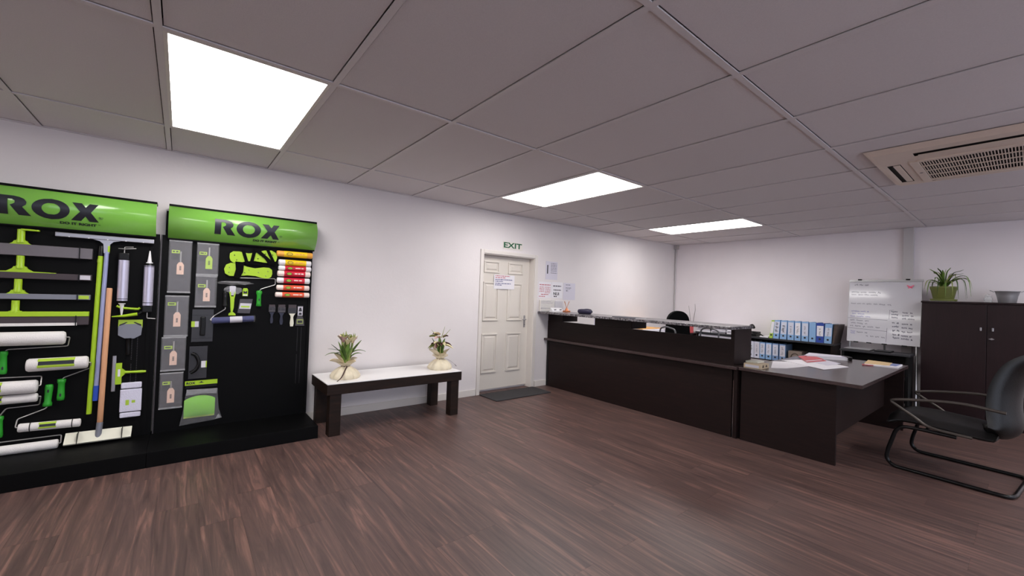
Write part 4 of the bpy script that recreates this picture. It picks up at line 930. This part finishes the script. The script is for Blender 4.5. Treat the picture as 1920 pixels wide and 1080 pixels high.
# low bookcase along the back wall
t = thing('low_bookcase', 'low dark open bookcase along the back wall full of files', 'bookcase', (-.19, -1.5, 0))
ST = .768                                    # upper face of the top board
obj('top', MB().box(-.40, -.02, -2.70, -.66, ST-.028, ST, .002), M_darkgrey, t)
obj('side', B(-.39, -.02, -2.695, -2.665, .03, ST-.028), M_wenge, t); obj('side', B(-.39, -.02, -.695, -.665, .03, ST-.028), M_wenge, t)
obj('divider', B(-.38, -.02, -1.42, -1.395, .03, ST-.028), M_wenge, t)
SL = .425
obj('shelf', B(-.38, -.02, -2.665, -.695, SL-.025, SL), M_wenge, t); obj('shelf', B(-.38, -.02, -2.665, -.695, .03, .06), M_wenge, t)
obj('back_panel', B(-.028, -.02, -2.665, -.695, .06, ST-.028), M_blackg, t); obj('plinth', B(-.36, -.03, -2.69, -.67, 0, .03), M_blackg, t)
def binder(label, y0, y1, z, h, lean, m, paper, words, depth=.30, ptop=.93, pbot=.28, group='lever arch files'):
    """y0 > y1: left and right edge of the spine; lean shifts the top sideways"""
    t = thing('lever_arch_file', label, 'ring binder', (-.37, (y0+y1)/2, z), group=group)
    xf = -.372; sk = lambda zz: lean*(zz-z)/h
    def slab(a, b, xa, xb, za, zb):
        return [(x, y+sk(zz), zz) for x in (xa, xb) for y in (a, b) for zz in (za, zb)], [(0, 1, 3, 2), (4, 6, 7, 5), (0, 4, 5, 1), (2, 3, 7, 6), (0, 2, 6, 4), (1, 5, 7, 3)]
    wv = y0-y1
    obj('cover', MB().add(*slab(y1, y1+.006, xf, xf+depth, z, z+h)).add(*slab(y0-.006, y0, xf, xf+depth, z, z+h)).add(*slab(y1+.006, y0-.006, xf, xf+.006, z, z+h)), m, t)
    obj('pages', MB().add(*slab(y1+.007, y0-.007, xf+.01, xf+depth-.01, z+.004, z+h-.02)), M_paper, t)
    if paper: obj('spine_label', MB().add(*slab(y1+wv*.06, y0-wv*.08, xf-.0012, xf, z+h*pbot, z+h*ptop)), paper, t)
    zr = z+h*.18; yc_ = (y0+y1)/2+sk(zr)
    obj('finger_ring', MB().cyl((xf-.002, yc_, zr), (xf, yc_, zr), .014, seg=14), M_ink, t)
    if words:
        mb = MB(); xdir = Vector((0, lean/h, 1)).normalized(); zdir = Vector((0, 1, 0))
        random.seed(int(-y0*1000)+int(z*100)); scribble_mb((xf-.0018, (y0+y1)/2+sk(z+h*.36), z+h*.36), xdir, zdir, 0, h*(.36+.18*random.random()), 0, wv*words, .0035+.003*(words > .5), mb); obj('spine_writing', mb, M_ink, t)
    return t
binder('thin lime file standing first on the bookcase', -1.858, -1.905, ST, .284, -.030, M_bindg, M_paper, None)
UP = [(-1.912, -1.992, -.018, M_bind, M_bindw, .62, 'light blue file with heavy black spine lettering beside lime one'),
      (-2.010, -2.096, -.010, M_bind, M_bindw, .55, 'second light blue file right of the lime one'),
      (-2.113, -2.197, -.0, M_bind, M_bindw, .34, 'third light blue file right of the lime one'),
      (-2.207, -2.284, .0, M_bind, M_paper, .42, 'light blue file with tall white label, fourth after lime'),
      (-2.298, -2.383, .0, M_bind, M_bindw, .32, 'light blue file, fifth after the lime one'),
      (-2.394, -2.476, .0, M_bind, None, None, 'plain light blue file without label, left of navy one')]
for y0, y1, ln, m, p, wd, lab in UP: binder(lab, y0, y1, ST, .288, ln, m, p, wd)
binder('navy blue file with white label among light blue ones', -2.481, -2.573, ST, .286, -.002, M_bindn, M_paper, .36, ptop=.86, pbot=.33)
binder('light blue file right of the navy one, last in row', -2.578, -2.664, ST, .282, -.012, M_bind, M_bindw, .3, ptop=.8, pbot=.36)
t = thing('album_stack', 'dark patterned album leaning at the right end of files', 'album', (-.22, -2.71, ST))
obj('cover', MB().add([(-.36, -2.672, ST), (-.36, -2.694, ST), (-.03, -2.694, ST), (-.03, -2.672, ST), (-.36, -2.694, ST+.28), (-.36, -2.742, ST+.28), (-.03, -2.742, ST+.28), (-.03, -2.694, ST+.28)], [(0, 1, 2, 3), (4, 7, 6, 5), (0, 4, 5, 1), (1, 5, 6, 2), (2, 6, 7, 3), (3, 7, 4, 0)]), mat('dark_album', (70, 56, 50), .5, var=.5, vscale=40), t)
LOW = [(-1.545, -1.636, M_bindw, None, .7, 'white file with bold black marks, first on lower shelf'),
       (-1.642, -1.720, M_bindw, M_paperg, .25, 'pale file with grey label, second on lower shelf'),
       (-1.726, -1.802, M_bind, M_bindw, .45, 'light blue file with dark lettering, third on lower shelf'),
       (-1.814, -1.896, M_bind, M_bindw, .3, 'blue file with boxed label, fourth on lower shelf'),
       (-1.908, -1.992, M_bindd, M_bindw, .35, 'steel blue file, fifth on lower shelf'),
       (-2.006, -2.090, M_bindd, M_paperg, .35, 'steel blue file at right end of lower shelf row')]
for y0, y1, m, p, wd, lab in LOW: binder(lab, y0, y1, SL, .262, 0, m, p, wd, group='files on the lower shelf')
t = thing('keepsake_box', 'brown box with a ring mark on the lower shelf', 'box', (-.25, -2.21, SL))
obj('body', B(-.36, -.10, -2.305, -2.125, SL, SL+.175, .004), mat('grey_brown_box', (130, 116, 106), .6, var=.08), t)
obj('ring', MB().tube([(-.3615, -2.215+.05*math.cos(2*PI*k/24), SL+.09+.05*math.sin(2*PI*k/24)) for k in range(25)], .005), M_cartond, t)
# loose things on the bookcase, seen over and under the granite
random.seed(5)
for k, (y, h) in enumerate(((-.80, .115), (-1.06, .10), (-1.32, .085))):
    t = thing('paper_stack', ['tallest untidy paper stack on the back bookcase', 'middle untidy paper stack on the back bookcase', 'lowest paper stack on the bookcase nearest the telephone'][k], 'paper stack', (-.2, y, ST), group='papers on the bookcase')
    n = int(h/.0125)
    for i in range(n):
        a = random.uniform(-.02, .02); obj('bundle', B(-.38+a, -.08+a, y-.12+a, y+.12+a, ST+.0125*i, ST+.0125*i+.0105, .001), [M_paper, M_paper, M_paperp][i % 3], t)
t = thing('paper_pile', 'tall pile of white paper inside the left bookcase bay', 'paper pile', (-.22, -1.04, SL))
for k in range(7): obj('ream', B(-.375+.004*(k % 2), -.10, -1.38, -.71+.006*(k % 3), SL+.043*k, SL+.043*k+.041, .003), M_paper if k % 2 else M_paperg, t)
t = thing('desk_telephone', 'black desk telephone beyond the end of the counter', 'telephone', (-.25, -1.58, ST))
obj('body', MB().prism([(-.30, ST), (-.12, ST), (-.12, ST+.07), (-.20, ST+.075), (-.30, ST+.03)], -1.64, -1.50, 'y'), M_blackg, t)
obj('handset', MB().tube(smoothpath([(-.30, -1.52, ST+.10), (-.26, -1.53, ST+.15), (-.20, -1.54, ST+.17), (-.14, -1.54, ST+.13)], 4), .024), M_blackg, t)
obj('cord', MB().tube(smoothpath([(-.34, -1.60, ST+.06), (-.37, -1.72, ST+.05), (-.35, -1.77, ST+.015), (-.25, -1.76, ST+.012)], 5), .008), M_blackg, t)
solo('loose_sheets', MB().box(-.37, -.10, -1.845, -1.72, ST, ST+.02, .002), M_paper, 'white sheets lying beside the lime file', 'papers')
t = thing('twig_vase', 'slim glass vase with two bare twigs near the corner', 'vase', (-.22, -.50, .73))
obj('vase', MB().lathe([(.03, 0), (.032, .01), (.024, .10), (.028, .18)], (-.22, -.50, .73), seg=16), M_glass, t)
obj('twig', MB().tube([(-.22, -.49, .74), (-.22, -.46, 1.0), (-.22, -.425, 1.22)], [.006, .005, .003]), mat('grey_twig', (138, 132, 132), .8), t)
obj('twig', MB().tube([(-.22, -.51, .74), (-.22, -.53, 1.0), (-.22, -.555, 1.15), (-.22, -.545, 1.26)], [.007, .006, .005, .003]), mat('grey_twig', (138, 132, 132), .8), t)
solo('red_card', MB().box(-.36, -.35, -.60, -.46, .73, .86, .002), M_redf, 'small red card propped behind the swivel chair', 'card')

# ================================================================== front desk
DT = .697
t = thing('wooden_desk', 'dark wood desk standing at the end of the reception counter', 'desk', (-2.5, -3.15, 0))
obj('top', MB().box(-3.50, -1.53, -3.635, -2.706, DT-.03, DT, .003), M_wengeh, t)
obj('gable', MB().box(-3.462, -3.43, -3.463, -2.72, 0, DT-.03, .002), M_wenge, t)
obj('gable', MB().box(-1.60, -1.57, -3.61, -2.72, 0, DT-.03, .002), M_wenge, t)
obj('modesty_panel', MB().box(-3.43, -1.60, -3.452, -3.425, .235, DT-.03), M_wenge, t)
# things on it
t = thing('small_carton', 'small printed carton with loose lid at the desk corner', 'carton', (-3.33, -2.83, DT))
obj('body', MB().box(-3.455, -3.26, -2.885, -2.735, DT, DT+.042, .002), M_carton, t)
obj('front_label', MB().add([(-3.456, -2.75, DT+.008), (-3.456, -2.87, DT+.008), (-3.456, -2.87, DT+.032), (-3.456, -2.75, DT+.032)], [(0, 1, 2, 3)]), M_paperg, t)
obj('side_print', MB().add([(-3.42, -2.8858, DT+.01), (-3.38, -2.8858, DT+.012), (-3.39, -2.8858, DT+.036), (-3.41, -2.8858, DT+.034)], [(0, 1, 2, 3)]).add([(-3.345, -2.8858, DT+.014), (-3.30, -2.8858, DT+.010), (-3.31, -2.8858, DT+.03), (-3.33, -2.8858, DT+.034)], [(0, 1, 2, 3)]), M_cartond, t)
obj('lid', B(-3.38, -3.22, -2.83, -2.72, DT+.042, DT+.056, .003), mat('pale_lid', (214, 214, 200), .5), t)
def sheet(label, pts, z, m, th=.0015):
    return solo('paper_sheet', MB().prism(pts, z, z+th, 'z'), m, label, 'paper')
sheet('white sheet nearest the small carton', [(-3.25, -2.90), (-3.12, -2.99), (-2.70, -3.07), (-2.55, -2.86), (-2.72, -2.73)], DT, M_paper)
sheet('large white sheet spread across the middle of the desk', [(-2.86, -3.22), (-2.40, -3.31), (-2.06, -2.93), (-2.55, -2.76)], DT+.002, M_paper, .004)
sheet('lilac-white sheet under the red folder', [(-2.52, -3.16), (-2.20, -3.20), (-1.98, -2.95), (-2.30, -2.90)], DT+.0065, M_paperp, .003)
t = thing('red_folder', 'pair of thin red folders on the papers', 'folder', (-2.15, -2.9, DT))
obj('cover', MB().prism([(-2.50, -2.98), (-2.15, -3.06), (-1.88, -2.88), (-2.15, -2.80)], DT+.010, DT+.014, 'z'), M_redf, t)
obj('cover', MB().prism([(-2.44, -2.95), (-2.10, -3.02), (-1.84, -2.84), (-2.12, -2.78)], DT+.020, DT+.024, 'z'), M_redf, t)
obj('pages', MB().prism([(-2.45, -2.96), (-2.14, -3.02), (-1.88, -2.86), (-2.15, -2.80)], DT+.014, DT+.020, 'z'), M_paper, t)
t = thing('clipped_papers', 'thick bundle of white papers with a black clip', 'paper bundle', (-1.75, -2.95, DT))
obj('bundle', MB().prism([(-2.02, -2.84), (-1.74, -3.17), (-1.58, -3.10), (-1.66, -2.78)], DT, DT+.03, 'z'), M_paper, t)
obj('top_sheet', MB().prism([(-2.04, -2.82), (-1.76, -3.15), (-1.58, -3.12), (-1.66, -2.76)], DT+.03, DT+.034, 'z'), M_paperp, t)
obj('clip', MB().prism([(-1.76, -3.17), (-1.70, -3.19), (-1.62, -3.13), (-1.66, -3.08)], DT+.003, DT+.038, 'z'), M_blackg, t)
t = thing('manila_file', 'manila file and papers near the far corner of the desk', 'file', (-1.75, -3.4, DT))
obj('papers', MB().prism([(-2.03, -3.36), (-1.94, -3.61), (-1.62, -3.60), (-1.60, -3.33)], DT, DT+.014, 'z'), M_paper, t)
obj('cover', MB().prism([(-1.98, -3.35), (-1.90, -3.54), (-1.63, -3.52), (-1.60, -3.31)], DT+.014, DT+.020, 'z'), M_manila, t)
obj('blue_sheet', MB().prism([(-1.90, -3.50), (-1.89, -3.59), (-1.66, -3.59), (-1.65, -3.50)], DT+.014, DT+.018, 'z'), mat('blue_print', (120, 132, 178), .6), t)
obj('red_edge', MB().prism([(-2.05, -3.345), (-2.01, -3.43), (-1.99, -3.43), (-2.01, -3.34)], DT+.004, DT+.012, 'z'), M_redf, t)

# ================================================================== flipchart, side table, cabinet
nrm = Vector((-1, .045, .092)).normalized()
bz_ = (EZ-nrm*EZ.dot(nrm)).normalized(); bx_ = Vector((0, -1, 0)); bx_ = (bx_-nrm*bx_.dot(nrm)); bx_ = (bx_-bz_*bx_.dot(bz_)).normalized()
BO = Vector((-.34, -2.838, .832)); BWD, BHT = .742, .835
def bp(s, t_, d=0.): return BO+bx_*s+bz_*t_+nrm*d
t = thing('flipchart_easel', 'whiteboard easel covered in handwriting against the back wall', 'whiteboard', (-.3, -3.2, 0))
def bslab(s0, s1, t0, t1, d0, d1): 
    vs_ = [bp(s, q, d) for s in (s0, s1) for d in (d0, d1) for q in (t0, t1)]
    return MB().add(vs_, [(0, 2, 3, 1), (4, 5, 7, 6), (0, 1, 5, 4), (2, 6, 7, 3), (0, 4, 6, 2), (1, 3, 7, 5)])
bo = obj('board', bslab(0, BWD, 0, BHT, -.014, 0), M_wboard, t)
obj('clamp_bar', bslab(-.004, BWD+.012, BHT, BHT+.028, -.016, .012), M_alum, t)
for s in (.115, .61): obj('clamp_knob', bslab(s-.02, s+.02, BHT+.020, BHT+.036, .0, .026), M_blackg, t)
obj('edge', bslab(-.004, 0, 0, BHT, -.016, .002), M_alum, t); obj('edge', bslab(BWD, BWD+.004, 0, BHT, -.016, .002), M_alum, t)
for s in (.1, .24, .4, .6): obj('tray_clip', bslab(s-.025, s+.025, -.012, .002, -.012, .01), M_blackg, t)
l0 = bp(.03, 0, -.02); l1 = bp(.712, 0, -.02)
obj('leg', MB().cyl(l0, (l0.x-.02, l0.y+.03, 0), .011), M_alum, t); obj('leg', MB().cyl(l1, (-.585, l1.y-.030, 0), .011), M_alum, t)
rt = bp(.37, .55, -.03); obj('rear_leg', MB().cyl(rt, (-.06, rt.y, .0), .011), M_alum, t)
random.seed(21)
dark, blue = MB(), MB()
W = dict(org=bp(0, 0, .0012), xd=bx_, zd=bz_)
for s0, s1, q, hh_ in ((.05, .21, .79, .026), (.02, .34, .69, .022), (.02, .32, .655, .018), (.02, .46, .53, .018), (.02, .23, .295, .02), (.03, .21, .255, .02), (.02, .36, .215, .02), (.10, .22, .13, .02), (.20, .40, .085, .018)):
    scribble_mb(s0=s0, s1=s1, t=q, h=hh_, wdt=.0048, mb=dark, slope=-.02, **W)
for s0, s1, q in ((.03, .22, .42), (.04, .18, .385), (.02, .24, .35), (.03, .09, .14), (.03, .08, .115)): scribble_mb(s0=s0, s1=s1, t=q, h=.022, wdt=.0048, mb=blue, slope=-.01, **W)
for k, q in enumerate((.435, .395, .355, .285, .235, .185, .13, .09)):
    scribble_mb(s0=.45+.004*k, s1=.52+.004*k, t=q, h=.024, wdt=.007, mb=dark, slope=-.04, **W); scribble_mb(s0=.56, s1=.66+.01*(k % 3), t=q-.01, h=.022, wdt=.007, mb=dark, slope=-.03, **W)
def bline(mb, a, b, wd=.003):
    p, q = bp(*a, .0012), bp(*b, .0012); mb.add([p, q, q+bz_*wd+bx_*wd, p+bz_*wd+bx_*wd], [(0, 1, 2, 3)])
for a, b in (((.0, .325), (.42, .315)), ((.0, .185), (.42, .165)), ((.415, .02), (.42, .21)), ((.435, .33), (.44, .45)), ((.435, .45), (.48, .455))): bline(dark, a, b)
obj('handwriting', dark, mat('board_marker_dark', (74, 74, 94), .6), bo, stuff=True); obj('blue_handwriting', blue, mat('board_marker_blue', (112, 112, 178), .6), bo)
bf = MB()
for sg in (-1, 1):
    for (a, b, c) in ((.035, .018, .028), (.02, -.018, .022)):
        p0 = bp(.635, .775, .004); bf.add([p0, p0+bx_*sg*a+bz_*b+nrm*.012, p0+bx_*sg*(a*.9)+bz_*(b-c*.6)+nrm*.010, p0-bz_*.02], [(0, 1, 2, 3)])
obj('magnet', bf, M_pink, bo, label='pink butterfly magnet')
# side table in front of the easel
t = thing('side_table', 'black side table below the whiteboard', 'side table', (-.55, -3.2, 0))
obj('top', B(-.78, -.42, -3.55, -2.86, .722, .747, .003), M_darkgrey, t)
for y in (-3.53, -2.90): obj('side', B(-.75, -.44, y, y+.025, 0, .722), M_blackg, t)
obj('back_panel', B(-.46, -.44, -3.505, -2.90, .10, .722), M_blackg, t)
obj('shelf', B(-.75, -.46, -3.505, -2.875, .42, .44), M_blackg, t)
t = thing('laptop', 'closed silver laptop on the side table', 'laptop', (-.6, -3.0, .747))
obj('lid', B(-.76, -.50, -3.17, -2.90, .757, .765, .004), M_alum, t); obj('base', B(-.76, -.50, -3.17, -2.90, .747, .756, .003), M_plate, t)
solo('black_tray', MB().box(-.72, -.50, -3.36, -3.20, .747, .762, .004), M_blackg, 'flat black tray beside the silver laptop', 'tray')
# cupboard
CT = 1.418
t = thing('storage_cabinet', 'tall dark two-door cabinet against the back wall', 'cabinet', (-.26, -4.14, 0))
obj('carcass', MB().box(-.48, -.02, -3.625, -3.605, 0, CT-.02).box(-.48, -.02, -4.685, -4.665, 0, CT-.02).box(-.48, -.02, -4.665, -3.625, .0, .06).box(-.03, -.02, -4.665, -3.625, .06, CT-.02), M_cab, t)
obj('top', B(-.515, -.018, -4.69, -3.60, CT-.022, CT, .003), M_cab, t)
for y0, y1, hy in ((-4.141, -3.608, -4.098), (-4.682, -4.145, -4.189)):
    d = obj('cabinet_door', B(-.50, -.481, y0, y1, .05, CT-.024, .002), M_cab, t)
    obj('knob', MB().cyl((-.50, hy, 1.108), (-.522, hy, 1.108), .006).box(-.530, -.520, hy-.008, hy+.008, 1.088, 1.128, .004), M_steel, d)
    if hy < -4.15: obj('lock', MB().cyl((-.50, -4.181, 1.0), (-.506, -4.181, 1.0), .012).box(-.530, -.505, -4.20, -4.160, .996, 1.004, .001), M_steel, d)
# spider plant
t = thing('spider_plant', 'spider plant in an olive pot on the cabinet', 'potted plant', (-.30, -3.775, CT))
cx, cy = -.30, -3.775
obj('saucer', MB().lathe([(.095, 0), (.118, .008), (.122, .03), (.112, .03), (.10, .014)], (cx, cy, CT), seg=28), M_pot, t)
obj('pot', MB().lathe([(.085, .010), (.092, .03), (.112, .13), (.124, .165), (.126, .185), (.116, .185), (.112, .17)], (cx, cy, CT), seg=28), M_pot, t)
obj('soil', MB().lathe([(.112, .155), (.05, .165), (.001, .168)], (cx, cy, CT), seg=24), M_soil, t)
obj('paper_base', B(cx-.13, cx+.13, cy-.11, cy+.11, CT, CT+.003), M_paper, t)
random.seed(31)
z0 = CT+.165
LV = [(.115, .23, .235), (.10, .30, .20), (.05, .30, .25), (-.055, .26, .26), (-.02, .16, .24), (-.16, .28, .235), (-.16, .24, .19), (-.245, .17, -.02), (-.205, .14, -.12), (-.19, .16, -.14), (.145, .10, -.06), (.12, .12, -.03), (.09, .15, .09), (-.10, .22, .12), (-.22, .18, .04), (.03, .20, .18), (-.07, .17, .13), (.06, .12, .06), (.13, .12, -.10), (.155, .14, -.02), (.04, .10, -.08), (-.03, .09, -.10), (-.09, .11, -.09), (-.14, .13, -.13), (.0, .24, .22), (-.12, .20, .17), (.08, .20, .20), (-.24, .20, -.10)]
for k, (dy, hh_, endz) in enumerate(LV):
    dx = random.uniform(-.14, .12) if k < 18 else random.uniform(-.17, -.13)
    p = [(cx+random.uniform(-.03, .03), cy+random.uniform(-.02, .02), z0-.01), (cx+dx*.35, cy+dy*.45, z0+max(hh_*.62, endz*.7)), (cx+dx*.75, cy+dy*.85, z0+max(endz+.05, hh_*.62) if endz < .15 else z0+endz*.92), (cx+dx, cy+dy, z0+endz)]
    p = smoothpath(p, 5)
    p = [Vector((q.x, q.y, max(q.z, CT+.006) if q.x > -.52 else q.z)) for q in p]
    obj('leaf', MB().ribbon(p, .024, .25, taper=lambda u: max(.08, (1-u**2.2))*(.6+.4*min(1, u*5))), [M_leaf, M_leaf2, M_leafd][k % 3], t)
# bucket and jar
t = thing('zinc_bucket', 'zinc bucket with two ear handles on the cabinet', 'bucket', (-.28, -4.285, CT))
obj('body', MB().lathe([(.066, 0), (.069, .004), (.082, .08), (.0835, .083), (.096, .135), (.101, .137), (.101, .131), (.093, .130), (.079, .08), (.064, .01), (.001, .008)], (-.28, -4.285, CT), seg=32), M_zinc, t)
for s in (-1, 1): obj('ear', MB().tube(smoothpath([(-.31, -4.285+s*.10, CT+.125), (-.30, -4.285+s*.128, CT+.140), (-.26, -4.285+s*.128, CT+.140), (-.25, -4.285+s*.10, CT+.125)], 4), .005), M_zinc, t)
t = thing('glass_jar', 'small clear glass jar between the plant and bucket', 'jar', (-.28, -4.14, CT))
obj('jar', MB().lathe([(.030, 0), (.036, .006), (.036, .05), (.028, .062), (.028, .068)], (-.28, -4.14, CT), seg=20), M_glass, t)
obj('lid', MB().lathe([(.030, .068), (.031, .082), (.018, .09), (.008, .094), (.008, .104)], (-.28, -4.14, CT), seg=20), M_glass, t)

# ================================================================== ceiling cassette air conditioner
t = thing('air_conditioner', 'beige ceiling cassette air conditioner with dark grille', 'air conditioner', (-3.405, -4.275, H))
ax0, ax1, ay0, ay1 = AC; zb = H-.030
def holed(xs, ys, holes, z0, z1):
    mb = MB()
    for i in range(len(xs)-1):
        for j in range(len(ys)-1):
            if (i, j) not in holes: mb.box(xs[i], xs[i+1], ys[j], ys[j+1], z0, z1)
    return mb
i0, i1, j0, j1 = ax0+.045, ax1-.045, ay0+.045, ay1-.045
rim = MB()
a = [(ax0, ay0, H-.001), (ax1, ay0, H-.001), (ax1, ay1, H-.001), (ax0, ay1, H-.001), (i0, j0, zb), (i1, j0, zb), (i1, j1, zb), (i0, j1, zb)]
rim.add(a, [(0, 4, 5, 1), (1, 5, 6, 2), (2, 6, 7, 3), (3, 7, 4, 0)])
obj('rim', rim, M_ac, t)
gx0, gx1, gy0, gy1 = -3.602, -2.992, -4.61, -3.94
xs = [i0, -3.845, -3.765, gx0, -3.595, -3.02, gx1, -2.955, -2.90, i1]; 
face = MB()
xs = sorted(set([i0, -3.845, -3.760, gx0, gx1, -2.955, -2.905, i1])); ys = sorted(set([j0, -4.80, -4.715, gy0, gy1, -3.845, -3.768, j1]))
def inside(x, y):
    if gx0 < x < gx1 and gy0 < y < gy1: return True
    if (-3.845 < x < -3.760 or -2.955 < x < -2.905) and gy0 < y < gy1: return True
    if (-3.845 < y < -3.768 or -4.80 < y < -4.715) and gx0 < x < gx1: return True
    return False
for i in range(len(xs)-1):
    for j in range(len(ys)-1):
        if not inside((xs[i]+xs[i+1])/2, (ys[j]+ys[j+1])/2): face.box(xs[i], xs[i+1], ys[j], ys[j+1], zb, zb+.003)
obj('face', face, M_ac, t)
obj('cavity', B(i0+.01, i1-.01, j0+.01, j1-.01, zb+.012, zb+.020), M_acd, t)
gr = MB()
for k in range(46):
    y = gy0+(gy1-gy0)*(k+.5)/46; gr.box(gx0, gx1, y-.0026, y+.0026, zb-.002, zb+.002)
for k in range(5):
    x = gx0+(gx1-gx0)*k/4; gr.box(x-.006, x+.006, gy0, gy1, zb-.004, zb+.002)
obj('grille', gr, M_ac, t, stuff=True)
obj('grille_frame', MB().box(gx0-.03, gx1+.03, gy0-.03, gy0, zb-.008, zb+.004, .002).box(gx0-.03, gx1+.03, gy1, gy1+.045, zb-.008, zb+.004, .002).box(gx0-.045, gx0, gy0, gy1, zb-.008, zb+.004, .002).box(gx1, gx1+.03, gy0, gy1, zb-.008, zb+.004, .002), M_ac, t)
for (x0, x1, y0, y1) in ((-3.786, -3.766, gy0+.02, gy1-.02), (-2.952, -2.92, gy0+.02, gy1-.02)): obj('louvre', B(x0, x1, y0, y1, zb-.002, zb+.003, .002), M_ac, t)
for (y0, y1) in ((-3.838, -3.80), (-4.79, -4.75)): obj('louvre', B(gx0+.02, gx1-.03, y0, y1, zb-.003, zb+.004, .003), M_ac, t)
obj('sensor', MB().cyl((-3.28, gy1+.022, zb-.0095), (-3.28, gy1+.022, zb-.007), .010), M_plate, t)

# ================================================================== black leather cantilever chair
t = thing('cantilever_chair', 'black leather cantilever chair with thin arms at the desk', 'chair', (-2.76, -4.07, 0), math.radians(-5.5), world=False)
# local: +y is forwards, x sideways (-x towards the camera)
hw = .335
def side(s):
    x = s*hw
    return [(x*.55, -.36, .016), (x*.8, -.36, .016), (x, -.34, .016), (x, -.26, .016), (x, .18, .016), (x, .28, .016), (x, .325, .06), (x, .318, .13), (x, .268, .315), (x, .225, .355), (x, .12, .36), (x, -.08, .355)]
for s in (-1, 1): obj('runner', MB().tube(roundpath(side(s), .05, 4), .0145, 10), M_blackm, t)
obj('cross_bar', MB().tube([(-hw*.56, -.36, .016), (hw*.56, -.36, .016)], .0145, 10), M_blackm, t)
obj('cross_bar', MB().tube([(-hw, .10, .355), (hw, .10, .355)], .012), M_blackm, t)
# seat pad: curved shell
def pad(prof, wid, thick, nx=10, wing=.0):
    """prof: (y, z) centre line; pad with rounded section swept sideways"""
    n = len(prof); vs_ = []; fs_ = []
    P = [Vector((0, y, z)) for y, z in prof]
    for k in range(n):
        tn = (P[min(k+1, n-1)]-P[max(k-1, 0)]).normalized(); nn = Vector((0, -tn.z, tn.y))
        e = min(1, min(k, n-1-k)/1.5+.35); wk = wid[k] if isinstance(wid, list) else wid
        ring = []
        for i in range(nx+1):
            u = -1+2*i/nx; h = thick*e*(1-abs(u)**4)**.5*.5; ring.append(P[k]+Vector((wk*u, 0, 0))+nn*(h-wing*(u*u)))
        for i in range(nx, -1, -1):
            u = -1+2*i/nx; h = thick*e*(1-abs(u)**4)**.5*.5; ring.append(P[k]+Vector((wk*u, 0, 0))+nn*(-h-wing*(u*u)))
        vs_ += ring
    m = 2*(nx+1)
    for k in range(n-1):
        for i in range(m): fs_.append((k*m+i, k*m+(i+1) % m, (k+1)*m+(i+1) % m, (k+1)*m+i))
    fs_ += [tuple(range(m)), tuple(reversed(range((n-1)*m, n*m)))]
    return MB().add(vs_, fs_, True)
sp_ = smoothpath([(0, .34, .375), (0, .24, .415), (0, 0, .41), (0, -.18, .395), (0, -.27, .40)], 4)
obj('seat', pad([(p.y, p.z) for p in sp_], .315, .085, wing=-.012), M_leather, t)
bp_ = smoothpath([(0, -.20, .395), (0, -.28, .40), (0, -.325, .46), (0, -.315, .60), (0, -.325, .74), (0, -.375, .88), (0, -.45, .945), (0, -.51, .955)], 4)
wd_ = [.30+.03*math.sin(PI*k/(len(bp_)-1)) for k in range(len(bp_))]
obj('backrest', pad([(p.y, p.z) for p in bp_], wd_, .085, wing=.095), M_leather, t)
for s in (-1, 1):
    x = s*(hw+.005)
    obj('armrest', MB().tube(smoothpath([(x, -.32, .60), (x, -.10, .615), (x, .12, .590), (x, .27, .562), (x, .30, .545), (x, .27, .52), (x, .16, .45), (x, .06, .39), (x, -.16, .375)], 5), .0115, 8), mat('arm_metal', (84, 78, 74), .35, metal=.5), t)
